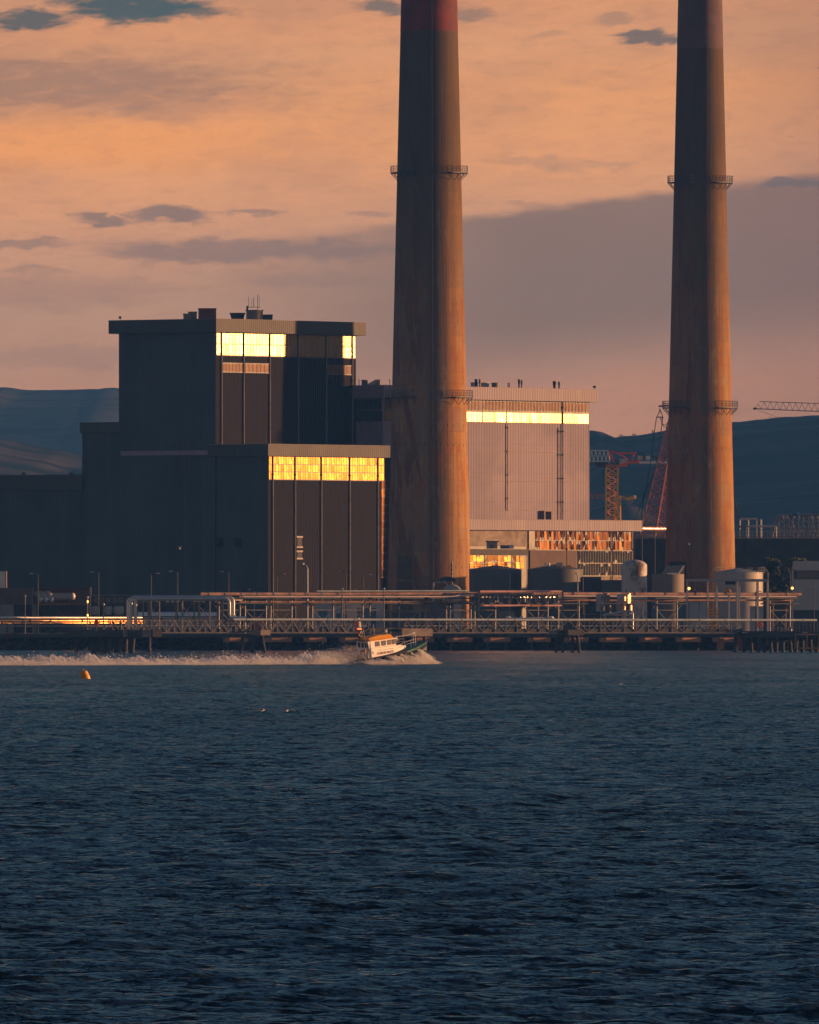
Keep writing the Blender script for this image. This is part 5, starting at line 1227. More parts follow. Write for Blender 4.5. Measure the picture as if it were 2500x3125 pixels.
def lifebuoys():
    p = None
    for px, py, D, lb in ((21,1942,3300,'orange lifebuoy on its post at the far left of the quay'),(295,1901,JY(295)-3,'orange lifebuoy board on the left pile platform'),(1090,1905,JY(1090)-.5,'orange lifebuoy on the walkway left of the boat mast'),(2319,1907,JY(2319)-1.5,'red lifebuoy on the mooring platform railing')):
        c = (X(px,D), D, Z(py,D))
        if p is None:
            p = empty('lifebuoy', (0,0,0), lb, 'lifebuoy', 'lifebuoys along the jetty')
            mb = MB(); n, m_ = 20, 8; vs = [((.5+.13*math.cos(2*PI*j/m_))*math.cos(2*PI*i/n), .13*math.sin(2*PI*j/m_), (.5+.13*math.cos(2*PI*j/m_))*math.sin(2*PI*i/n)) for i in range(n) for j in range(m_)]
            mb.add(vs, [(i*m_+j, ((i+1)%n)*m_+j, ((i+1)%n)*m_+(j+1)%m_, i*m_+(j+1)%m_) for i in range(n) for j in range(m_)])
            mb.build('ring', M['orange'], p, True)
            MB().box(-.35,.35,.15,.2,-.75,.75).build('board', M['orange'], p); MB().beam((0,.25,-1.9),(0,.25,.7), .09).build('post', M['steel'], p)
            p.location = c; p.scale = (.95,.95,1.0)
        else: dup(p, c, lb, 'lifebuoys along the jetty')
lifebuoys()
def lamps():
    base = None
    def lamp(px, ptop, D, z0, side, label):
        nonlocal base
        h = Z(ptop, D)-z0
        if base is None:
            base = empty('street_lamp', (0,0,0), label, 'street lamp', 'lamp posts of the quay')
            MB().tube([(0,0,0),(0,0,.92),(0,0,1)], [.011,.0085,.0075], 8).build('post', M['dark_steel'], base, True)
            MB().tube([(0,0,1),(-.012,0,1.012),(-.05,0,1.016),(-.075,0,1.014)], .006, 6).build('arm', M['dark_steel'], base, True)
            MB().blob((-.11,0,1.012), .038, (1,.5,.3), 1, .05).build('lamp_head', M['light_steel'], base, True)
            base.location = (X(px,D),D,z0); base.scale = (h*side,h,h)
        else: dup(base, (X(px,D),D,z0), label, 'lamp posts of the quay', scale=(h*side,h,h))
    for px, pt, D, side, lb in ((116,1753,3414,1,'lamp post rising behind the brown building'),(301,1748,3400,1,'tall lamp post right of the brown building'),(461,1752,3400,-1,'lamp post with its head to the right above the white pipe loop'),(542,1746,3400,1,'lamp post in the middle of the white pipe loop'),
            (698,1747,3400,1,'lamp post at the right corner of the white pipe loop'),(846,1754,3400,-1,'right facing lamp post in front of the first bay of the lower block'),(1056,1747,3400,1,'lamp post in front of the fourth bay of the lower block'),(1109,1755,3400,-1,'right facing lamp post nearest the broad chimney'),
            (776,1801,3380,1,'short lamp post beyond the second walkway span'),(1100,1801,3380,1,'short lamp post above the boat mast'),(1784,1806,3380,1,'short lamp post left of the skid units'),(2306,1806,3380,-1,'short lamp post inside the portal frame'),(2412,1742,3500,-1,'lamp post beside the white office'),(2485,1797,3500,1,'lamp post in front of the white office'),(2135,1801,3380,1,'short lamp post in the left bay of the portal frame')):
        lamp(px, pt, D, LAND, side, lb)
    for px, pt, lb in ((77,1822,'short post light on the left quay'),(267,1826,'post with two glinting lamps at the left'),(316,1848,'thin post on the left platform'),(1045,1800,'thin post right of the pale shed'),(1172,1800,'tall thin post behind the boat cabin')):
        D = 3292 if px < 300 else 3285; z0 = 3.95; s = empty('light_post', (X(px,D),D,z0), lb, 'light post')
        MB().tube([(X(px,D),D,z0-1.5),(X(px,D),D,Z(pt,D))], .13, 8).build('post', M['truss'], s)
        MB().blob((X(px,D),D,Z(pt,D)+.25), .32, (1,1,1), px, .1).build('lamp_head', M['light_steel'], s, True)
        if px == 267:
            for py in (1836, 1878): MB().blob((X(px+1,D),D-.3,Z(py,D)), .26, (.8,.8,1.4), py, .05).build('lantern', M['lamp_glow'], s, True)
    for px, py, D, lb in ((2103,1796,3340,'round glowing lamp on the left post of the portal frame'),(2418,1795,3512,'round glowing lamp on the corner of the white office'),(922,1690,3500,'x')):
        if lb == 'x': continue
        s = empty('bulkhead_lamp', (X(px,D),D,Z(py,D)), lb, 'lamp'); MB().blob((X(px,D),D-.2,Z(py,D)), .34, (1,1,1.1), px, .0, 14, 10).build('globe', M['lamp_glow'], s, True)
        MB().box(X(px,D)-.12,X(px,D)+.12,D+.1,D+.35,Z(py,D)-.3,Z(py,D)+.3).build('bracket', M['dark_steel'], s)
def glow_mat():
    m = bpy.data.materials.new('lamp_glow'); m.use_nodes = True; t = NT(m.node_tree); t.n.clear()
    b = t.new('ShaderNodeBsdfPrincipled'); b.inputs['Base Color'].default_value = (.9,.6,.2,1); b.inputs['Emission Color'].default_value = (1,.55,.14,1); b.inputs['Emission Strength'].default_value = 1.6
    o = t.new('ShaderNodeOutputMaterial'); t.l.new(b.outputs[0], o.inputs[0]); M['lamp_glow'] = m
glow_mat(); lamps()

# ------------------------------------------------------------ cranes
def lattice(mb, p0, p1, w, n, t=.12, w1=None):
    p0, p1 = Vector(p0), Vector(p1); d = (p1-p0); L = d.length; d.normalize(); w1 = w if w1 is None else w1
    up = Vector((0,0,1)) if abs(d.z) < .9 else Vector((1,0,0)); a = d.cross(up).normalized(); b = a.cross(d).normalized()
    def C(i, k): ww = w+(w1-w)*i/n; s = ((-1,-1),(1,-1),(1,1),(-1,1))[k]; return p0+d*L*i/n+a*s[0]*ww/2+b*s[1]*ww/2
    for k in range(4): mb.beam(C(0,k), C(n,k), t*1.5)
    for i in range(n):
        for k in range(4):
            q = (k+1)%4; mb.beam(C(i,k), C(i,q), t*.8)
            mb.beam(C(i,k if i%2 else q), C(i+1,q if i%2 else k), t)
    return mb
def cranes():
    # tower crane with white jib, red counter jib
    D = 3850; x = lambda px: X(px, D); z = lambda py: Z(py, D); g = D
    tc = empty('tower_crane', (x(1868),D,LAND), 'yellow masted tower crane with a red and white jib beside the pale block', 'crane')
    lattice(MB(), (x(1868),D,LAND), (x(1868),D,z(1428)), (1888-1852)*D/F, 26, .34).build('mast', M['crane_yellow'], tc)
    MB().box(x(1848),x(1890),D-1.6,D+1.6,z(1430),z(1418)).build('slewing_ring', M['lattice_red'], tc)
    j = MB(); zt, zb = z(1375), z(1408)
    for dy in (-.8,.8): j.beam((x(1700),D+dy,zb),(x(1862),D+dy,zb), .35)
    j.beam((x(1700),D,zt),(x(1856),D,zt), .35)
    xs = np.linspace(1700, 1862, 14)
    for i in range(13):
        for dy in (-.8,.8):
            j.beam((x(xs[i]),D+dy,zb),(x((xs[i]+xs[i+1])/2),D,zt), .22); j.beam((x((xs[i]+xs[i+1])/2),D,zt),(x(xs[i+1]),D+dy,zb), .22)
    j.build('jib', M['white_paint'], tc)
    MB().prism([(x(1813),D-1.2,z(1410)),(x(1852),D-1.2,z(1410)),(x(1852),D-1.2,z(1427)),(x(1820),D-1.2,z(1424))], (0,0,0), (0,2.4,0)).build('machine_deck', M['dark_steel'], tc)
    h = MB(); h.beam((x(1858),D,z(1420)),(x(1862),D,z(1374)), .5); h.beam((x(1874),D,z(1410)),(x(1862),D,z(1374)), .5); h.beam((x(1884),D,z(1383)),(x(1943),D,z(1383)), .5)
    h.beam((x(1862),D,z(1375)),(x(1884),D,z(1383)), .3); h.beam((x(1884),D,z(1383)),(x(1920),D,z(1402)), .3); h.beam((x(1937),D,z(1385)),(x(1930),D,z(1404)), .3)
    h.build('tower_head', M['crane_red'], tc)
    MB().box(x(1876),x(1888),D-1.4,D+.6,z(1424),z(1402)).build('cab', M['dark_glass'], tc, bevel=.1)
    s = MB().box(x(1892),x(1915),D-1.6,D-.6,z(1424),z(1400)).build('counterweight', M['crane_red'], tc)
    MB().prism([(x(1892.5),D-1.62,z(1415)),(x(1914.5),D-1.62,z(1411)),(x(1914.5),D-1.62,z(1400.5)),(x(1892.5),D-1.62,z(1400.5))], (0,0,0), (0,-.08,0)).build('sign_panel', M['white_paint'], tc)
    txt(tc, 'EC-H', 1.25, (x(1894.5), D-1.74, z(1411)), 'lettering', M['letter_dark'], .62)
    MB().box(x(1915),x(1950),D-1.2,D+1,z(1414),z(1406)).build('counter_jib', M['crane_red'], tc)
    MB().prism([(x(1952),D-.6,z(1415)),(x(2050),D-.6,z(1415)),(x(2050),D-.6,z(1407)),(x(1948),D-.6,z(1407))], (0,0,0), (0,1.4,0)).build('counter_beam', M['white_paint'], tc)
    MB().box(x(1947),x(1953),D-.9,D+.5,z(1404),z(1391)).build('ballast', M['yellow_cream'], tc); MB().box(x(1955),x(1960),D-.9,D+.5,z(1404),z(1391)).build('ballast', M['yellow_cream'], tc)
    MB().box(x(1971.5),x(1985),D-.7,D+.3,z(1403),z(1391)).build('sign_panel', M['white_paint'], tc)
    MB().beam((x(1943),D,z(1384)),(x(2045),D,z(1404)), .28).build('tie_bar', M['dark_steel'], tc)
    pf = MB()
    for h_ in (1451, 1443, 1435): pf.beam((x(1838),D-1.7,z(h_)),(x(1892),D-1.7,z(h_)), .14)
    for px in (1838,1850,1864,1878,1892): pf.beam((x(px),D-1.7,z(1451)),(x(px),D-1.7,z(1435)), .14)
    pf.build('platform_rail', M['dark_steel'], tc)
    # second, all yellow crane further back
    D = 3950; x = lambda px: X(px, D); z = lambda py: Z(py, D)
    yc = empty('tower_crane', (x(1879),D,LAND), 'low all yellow crane jib with a bright round end behind the tower crane mast', 'crane')
    lattice(MB(), (x(1885),D,LAND), (x(1885),D,z(1513)), 1.6, 14, .26).build('mast', M['crane_yellow'], yc)
    j = MB(); j.beam((x(1740),D-.6,z(1519)),(x(1855),D-.6,z(1522)), .25); j.beam((x(1740),D,z(1507)),(x(1870),D,z(1511)), .2)
    xs = np.linspace(1740, 1868, 18)
    for i in range(17): j.beam((x(xs[i]),D,z((1519 if i%2 else 1508))),(x(xs[i+1]),D,z((1508 if i%2 else 1520))), .16)
    j.build('jib', M['lattice_red'], yc)
    MB().prism([(x(1878),D-.5,z(1511)),(x(1915),D-.5,z(1518)),(x(1933),D-.5,z(1512)),(x(1938),D-.5,z(1523)),(x(1915),D-.5,z(1527)),(x(1896),D-.5,z(1523)),(x(1914),D-.5,z(1521)),(x(1880),D-.5,z(1514))], (0,0,0), (0,1,0)).build('counter_jib', M['crane_yellow'], yc)
    MB().tube([(x(1934),D-.9,z(1518)),(x(1940),D-.7,z(1518))], .62, 16).build('drum', M['yellow_cream'], yc, True)
    MB().prism([(x(1917),D-.9,z(1527)),(x(1934),D-.9,z(1524)),(x(1934),D-.9,z(1534)),(x(1917),D-.9,z(1541))], (0,0,0), (0,.8,0)).build('counterweight', M['tank_clean'], yc)
    MB().box(x(1890),x(1896),D-.9,D,z(1523),z(1517)).build('cab', M['white_paint'], yc)
    MB().blob((x(1862),D-1,z(1540)), .35, seed=1).build('hook', M['crane_yellow'], yc)
    # red crawler crane lattice boom behind slimmer chimney
    D = 3800; x = lambda px: X(px, D); z = lambda py: Z(py, D)
    rc = empty('crawler_crane', (x(1985),D,LAND), 'leaning red lattice boom with cables left of the slimmer chimney', 'crane')
    lattice(MB(), (x(1975),D,z(1640)), (x(2060),D,z(1235)), 4.3, 22, .26, 1.2).build('boom', M['lattice_red'], rc)
    lattice(MB(), (x(2015),D+2,z(1640)), (x(2070),D+2,z(1300)), 2.6, 20, .22, 1.0).build('mast', M['lattice_red'], rc)
    MB().beam((x(2010),D,z(1240)),(x(2060),D,z(1236)), .5).build('boom_head', M['lattice_red'], rc)
    cb = MB(); top = (x(2015),D,z(1250))
    cb.beam((x(2012),D,z(1245)),(x(2015),D,z(1262)), .16); cb.beam(top,(x(2005),D,z(1273)), .2); cb.beam(top,(x(2023),D,z(1273)), .2); cb.beam((x(2004),D,z(1273)),(x(2024),D,z(1273)), .3)
    cb.tube([(x(2004),D,z(1273)),(x(1997),D,z(1320)),(x(1984),D,z(1420)),(x(1972),D,z(1490)),(x(1960),D,z(1530)),(x(1938),D,z(1590)),(x(1932),D,z(1640))], .11, 5)
    cb.tube([(x(2023),D,z(1273)),(x(2017),D,z(1320)),(x(2006),D,z(1400)),(x(1998),D,z(1440)),(x(1970),D,z(1500)),(x(1963),D,z(1530)),(x(1950),D,z(1640))], .11, 5)
    cb.tube([(x(2016),D,z(1275)),(x(2019),D,z(1290)),(x(2027),D,z(1298)),(x(2034),D,z(1295)),(x(2044),D,z(1280))], .09, 5)
    cb.tube([(x(2020),D,z(1275)),(x(2022),D,z(1295)),(x(2028),D,z(1304)),(x(2036),D,z(1300)),(x(2046),D,z(1285))], .09, 5)
    cb.build('cable', M['black'], rc)
    c2 = MB().tube([(x(2245),D,z(1530)),(x(2252),D,z(1560)),(x(2268),D,z(1590))], .11, 5); c2.tube([(x(2245),D,z(1540)),(x(2256),D,z(1570)),(x(2264),D,z(1590))], .1, 5)
    c2.build('cable', M['black'], rc)
    MB().box(x(1955),x(2035),D-2,D+3,LAND,LAND+4).build('machine_house', M['lattice_red'], rc)
    # distant grey jib at right edge
    D = 4600; x = lambda px: X(px, D); z = lambda py: Z(py, D)
    gc = empty('tower_crane', (x(2620),D,LAND), 'pale grey lattice crane jib reaching in from the right edge', 'crane')
    j = MB(); j.beam((x(2302),D,z(1247)),(x(2640),D,z(1262)), .3)
    j.beam((x(2318),D+1,z(1225)),(x(2640),D+1,z(1236)), .24)
    xs = np.linspace(2304, 2640, 36)
    top = lambda px: z(1225+(px-2318)*.034) if px > 2318 else z(1247-(px-2302)*1.3)
    bot = lambda px: z(1247+(px-2302)*.0444)
    for i in range(35): j.beam((x(xs[i]),D,top(xs[i]) if i%2 else bot(xs[i])),(x(xs[i+1]),D,bot(xs[i+1]) if i%2 else top(xs[i+1])), .16)
    j.build('jib', M['grey_lattice'], gc)
    MB().box(x(2299),x(2309),D-.6,D+.6,z(1250),z(1244)).build('jib_end', M['dark_steel'], gc)
    MB().beam((x(2308),D,z(1249)),(x(2385),D,z(1278)), .12).build('cable', M['grey_lattice'], gc)
    lattice(MB(), (x(2640),D,LAND), (x(2640),D,z(1225)), 2.4, 30, .3).build('mast', M['grey_lattice'], gc)
def txt(parent, body, size, loc, name, m, sx=1.0, rot=(PI/2,0,0), local=False):
    cu = bpy.data.curves.new(name, 'FONT'); cu.body = body; cu.size = size; cu.extrude = .012
    o = bpy.data.objects.new(name+'_src', cu); COL.objects.link(o)
    dg = bpy.context.evaluated_depsgraph_get(); me = bpy.data.meshes.new_from_object(o.evaluated_get(dg)); bpy.data.objects.remove(o)
    me.materials.clear(); me.materials.append(m)
    r = bpy.data.objects.new(name, me); COL.objects.link(r); r.parent = parent
    off = Vector((0,0,0)) if local else LOC.get(parent.name, Vector((0,0,0)))
    r.location = Vector(loc)-off; r.rotation_euler = rot; r.scale = (sx, 1, 1); return r
cranes()

# ------------------------------------------------------------ pilot boat (built at the origin, bow towards +x, then set down)
def boat():
    b = empty('pilot_boat', (0,0,0), 'white and dark blue pilot boat with an orange yellow roof, speeding right', 'boat')
    # hull sections: x, half beam at deck, deck z, half beam at chine, chine z, keel z
    S = [(-6.8,2.05,1.1,1.95,.15,-.45),(-5.4,2.15,1.1,2.05,.1,-.6),(-3,2.2,1.12,2.1,.1,-.7),(0,2.2,1.25,2.05,.15,-.75),(3,2.1,1.55,1.75,.3,-.7),(5.2,1.75,1.85,1.2,.55,-.5),(7,1.1,2.15,.55,.95,-.05),(8.6,.25,2.3,.08,1.6,.95)]
    def hull(sec, top=None):
        V = []; 
        for x, bw, dz, cw, cz, kz in sec: V += [(x,-bw,dz),(x,-cw,cz),(x,0,kz),(x,cw,cz),(x,bw,dz)]
        n = len(sec); Fc = [(i*5+j,(i+1)*5+j,(i+1)*5+j+1,i*5+j+1) for i in range(n-1) for j in range(4)]
        Fc += [(0,1,2,3,4), tuple((n-1)*5+j for j in (4,3,2,1,0))]; return MB().add(V, Fc)
    hull(S).build('hull', M['hull_blue'], b)
    # green foredeck and grey aft deck
    V = [(s[0],-s[1]+.02,s[2]+.01) for s in S]+[(s[0],s[1]-.02,s[2]+.01) for s in S]; n = len(S)
    MB().add(V[:5]+V[n:n+5], [(i,i+1,5+i+1,5+i) for i in range(4)]).build('aft_deck', M['dark_steel'], b)
    V2 = V[4:n]+V[n+4:]; m_ = n-4
    MB().add([(x,y,z) for x,y,z in V2], [(i,i+1,m_+i+1,m_+i) for i in range(m_-1)]).build('foredeck', M['green_deck'], b)
    # green bow flare band
    fl = MB(); s1 = S[4:]
    for sy in (-1,1):
        vs = []
        for x,bw,dz,cw,cz,kz in s1: vs += [(x,sy*(bw+.03),dz+.02),(x,sy*(bw*.72+cw*.28+.04),dz*.72+cz*.28)]
        fl.add(vs, [(2*i,2*i+2,2*i+3,2*i+1) for i in range(len(s1)-1)])
    fl.build('bow_band', M['green_deck'], b)
    # rubbing strake
    for sy in (-1,1):
        MB().tube([(s[0],sy*(s[1]+.05),s[2]-.02) for s in S], .10, 8).build('fender', M['black'], b, True)
    # superstructure side profile, white, curved forward edge
    prof = [(-4.0,1.15),(-2.0,1.2),(-.5,1.3),(.8,1.45),(2.3,1.75),(3.2,2.1),(3.0,2.35),(2.0,2.52),(1.2,2.6),(-4.0,2.6)]
    w = 1.85
    V = []
    for x, z in prof: V.append((x,-w*(1-.10*max(0,(x-.5)/3)),z))
    poly = V; mb = MB(); nn = len(poly)
    mb.add(poly+[(x,-y,z) for x,y,z in poly], [tuple(range(nn)), tuple(reversed(range(nn,2*nn)))]+[(k,nn+k,nn+(k+1)%nn,(k+1)%nn) for k in range(nn)])
    mb.build('trunk_cabin', M['boat_white'], b, bevel=.04)
    # wheelhouse
    wh = [(-4.0,2.61),(1.05,2.61),(1.6,3.72),(-4.0,3.72)]; q = 1.68
    vs = [(x,-q-(.08 if z<3 else 0),z) for x,z in wh]+[(x,q+(.08 if z<3 else 0),z) for x,z in wh]
    whs = MB().add(vs, [(0,1,2,3),(7,6,5,4),(0,4,5,1),(1,5,6,2),(2,6,7,3),(3,7,4,0)]).build('wheelhouse', M['boat_white'], b, bevel=.04)
    for sy in (-1,1):
        for x0, x1 in ((-3.0,-2.2),(-1.75,-.95),(-.55,.15),(.4,1.1)):
            sk = .25 if x1 > 1 else 0.04
            y = lambda z: sy*(q+.08*(3.72-z)/1.11+.012)
            fr = MB(); P = lambda x, z, o: (x, y(z)+sy*o, z)
            def panel(e, o0, o1):
                a = [(x0-e,2.86-e),(x1+e-.03,2.86-e),(x1+sk+e,3.5+e),(x0-e,3.5+e)]
                return MB().prism([P(x,z,o0) for x,z in a], (0,0,0), (0,sy*(o1-o0),0))
            f = panel(.07,-.02,.015).build('window', M['frame'], b); g = panel(0,.012,.03).build('pane', M['boat_glass'], f)
    for x0, x1, z0, z1 in ((.75,1.35,2.7,3.45),(-.1,.45,2.7,3.45),(-.75,-.35,2.7,3.45)):        # aft face
        f = MB().box(-4.06,-4.0,x0,x1,z0,z1).build('window', M['dark_glass'], b)
    MB().box(-4.05,-4.0,-1.55,-.95,1.3,3.3).build('door', M['dark_glass'], b)
    # front windscreen
    MB().add([(1.17,-1.4,2.8),(1.17,1.4,2.8),(1.56,1.4,3.6),(1.56,-1.4,3.6)], [(0,1,2,3)]).build('windscreen', M['dark_glass'], b)
    # orange roof
    rf = [(-4.0,3.725),(.75,3.725),(.65,4.35),(-1.8,4.45),(-4.0,4.2)]
    vs = [(x,-(1.78 if z<3.9 else 1.15),z) for x,z in rf]+[(x,(1.78 if z<3.9 else 1.15),z) for x,z in rf]
    MB().add(vs, [(0,1,2,3,4),(9,8,7,6,5),(0,5,6,1),(1,6,7,2),(2,7,8,3),(3,8,9,4),(4,9,5,0)]).build('roof', M['boat_roof'], b, bevel=.06)
    MB().box(.78,1.65,-1.6,1.6,3.725,3.86).build('brow', M['hull_blue'], b)
    MB().box(-4.7,-4.01,-1.7,1.7,3.75,3.84).build('awning', M['hull_blue'], b)
    MB().prism([(-4.0,-1.65,1.15),(-4.0,-1.65,3.7),(-4.4,-1.65,3.74),(-4.25,-1.65,2.7),(-4.5,-1.65,1.15)], (0,0,0), (0,.1,0)).build('cabin_wing', M['white_paint'], b)
    # rails
    rl = MB()
    for sy in (-1,1):
        pts = [(1.4,sy*1.8,2.5),(2.8,sy*1.75,2.85),(4.2,sy*1.6,3.0),(5.3,sy*1.4,3.05)]; rl.tube(pts, .045, 6)
        rl.tube([(x,y,z-.42) for x,y,z in pts], .035, 6)
        for x,y,z in pts[1:]: rl.beam((x,y,z),(x,y,z-1.15), .05)
    rl.build('bow_rail', M['pipe_white'], b)
    rl = MB()
    for x0 in (6.0, 6.45): rl.beam((x0,0,2.0),(x0,0,3.9), .08)
    rl.beam((6.0,0,3.9),(6.45,0,3.9), .08); rl.tube([(6.4,0,3.85),(4.0,0,3.6),(1.6,0,3.8)], .03, 5); rl.build('bow_gate', M['white_paint'], b)
    rl = MB()
    for sy in (-1,1):
        for x in (-6.6,-6.0,-5.4,-4.8): rl.beam((x,sy*1.9,1.05),(x,sy*1.9,2.6), .05)
        for h in (1.6,2.1,2.6): rl.beam((-6.65,sy*1.9,h),(-4.7,sy*1.9,h), .05)
    for y in (-1.9,-.9,0,.9,1.9): rl.beam((-6.65,y,1.05),(-6.65,y,2.5), .05)
    for h in (1.8,2.5): rl.beam((-6.65,-1.9,h),(-6.65,1.9,h), .05)
    rl.build('stern_rail', M['truss'], b)
    MB().box(-5.9,-5.0,-.5,.9,1.12,1.75).build('engine_hatch', M['light_steel'], b, bevel=.05)
    # lifebuoys on board belong to the boat's equipment
    def ring(c, r, ry, name='lifebuoy'):
        n, m2 = 20, 8; t2 = r*.27; vs = []
        for i in range(n):
            for j in range(m2):
                rr = r+t2*math.cos(2*PI*j/m2); p = Vector((t2*math.sin(2*PI*j/m2), rr*math.cos(2*PI*i/n), rr*math.sin(2*PI*i/n)))
                p = Matrix.Rotation(ry, 3, 'Z') @ p; vs.append((c[0]+p.x, c[1]+p.y, c[2]+p.z))
        return MB().add(vs, [(i*m2+j, ((i+1)%n)*m2+j, ((i+1)%n)*m2+(j+1)%m2, i*m2+(j+1)%m2) for i in range(n) for j in range(m2)]).build(name, M['ring_red'], b, True)
    ring((-4.35,-.1,1.95), .40, .3); ring((-6.5,1.3,2.0), .42, .5)
    # mast with radar, lights
    mt = MB(); mt.tube([(-4.4,.35,3.8),(-4.3,.35,5.6),(-4.3,.35,7.1)], [.10,.08,.05], 8); mt.beam((-4.9,.35,3.9),(-4.35,.35,5.1), .07); mt.beam((-3.9,.35,4.3),(-4.3,.35,5.0), .07)
    mt.beam((-4.3,-.5,5.35),(-4.3,1.2,5.35), .08); mt.beam((-4.3,-.4,4.8),(-4.3,1.0,4.8), .07); mast = mt.build('mast', M['black'], b, True)
    MB().lathe([(.15,5.85),(.18,5.9),(.18,6.75),(.12,6.82)], (-4.3,.35), 14).build('radar_post', M['white_paint'], mast, True)
    MB().blob((-4.4,.35,7.25), .17, (1,1,1.1), 1, 0, 12, 8).build('mast_light', M['white_paint'], mast, True)
    MB().box(-4.55,-4.15,.05,.65,5.55,5.72).build('light_bar', M['lamp_red'], mast)
    MB().beam((-4.75,.15,4.6),(-3.75,.7,5.2), .24).build('radar_scanner', M['brass'], mast)
    MB().blob((-4.35,-.05,4.4), .11, seed=2).build('horn', M['brass'], mast, True); MB().blob((-4.5,-.6,4.05), .10, seed=3).build('horn', M['brass'], mast, True)
    MB().box(-4.6,-4.1,0,.5,4.35,4.6).build('equipment_box', M['steel'], mast)
    for x, y, h in ((-3.2,1.0,6.6),(-2.0,-.6,6.2),(-4.6,-1.3,5.6),(.2,-1.0,5.2)): MB().tube([(x,y,3.8),(x-.25,y,h)], .02, 5).build('aerial', M['white_paint'], b)
    MB().box(.4,.8,-.2,.2,4.35,4.5).build('searchlight_base', M['dark_steel'], b); MB().blob((.6,0,4.78), .26, (1,.9,1), 5, 0, 12, 8).build('searchlight', M['white_paint'], b, True)
    # lettering on both sides
    for sy, rot in ((-1,(PI/2,0,0)),(1,(PI/2,0,PI))):
        txt(b, 'DUBLIN PILOT', .56, (-2.95 if sy<0 else .3, sy*(1.865), 1.5), 'lettering', M['letter'], .95, rot, True)
        MB().box(-2.6,.5,sy*1.853-.006,sy*1.853+.006,2.14,2.2).build('stripe', M['letter'], b)
    MB().prism([(-3.8,-1.86,1.95),(-3.62,-1.86,2.15),(-3.65,-1.86,1.7)], (0,0,0), (0,-.03,0)).build('handhold', M['black'], b)
    # set down: heading away to the right, bow up
    D = 2317; c = (X(1174, D), D, .38)
    b.rotation_euler = (R(2), R(-6.3), R(39)); b.location = c; b.scale = (1.08,1.08,1.08)
    return b, c
def blinn(name, col, rough, metal=0): return mat(name, col+(1,), rough, metal, var=.08, scale=2)
M['boat_glass'] = mat('boat_glass', (.16,.13,.12,1), .25, var=.3, scale=1.2, spec=.6)
M['boat_roof'] = mat('boat_roof', (.95,.42,.02,1), .45, var=.06, scale=1)
M['ring_red'] = mat('ring_red', (.55,.10,.07,1), .5, var=.1); M['boat_white'] = mat('boat_white', (.92,.88,.84,1), .4, var=.03, scale=1); M['brass'] = mat('brass', (.9,.5,.12,1), .3, .8, var=.05)
M['lamp_red'] = bpy.data.materials.new('lamp_red'); M['lamp_red'].use_nodes = True
_b = M['lamp_red'].node_tree.nodes['Principled BSDF']; _b.inputs['Base Color'].default_value = (.8,.1,.03,1); _b.inputs['Emission Color'].default_value = (1,.16,.04,1); _b.inputs['Emission Strength'].default_value = 1.5
BOAT, BC = boat()

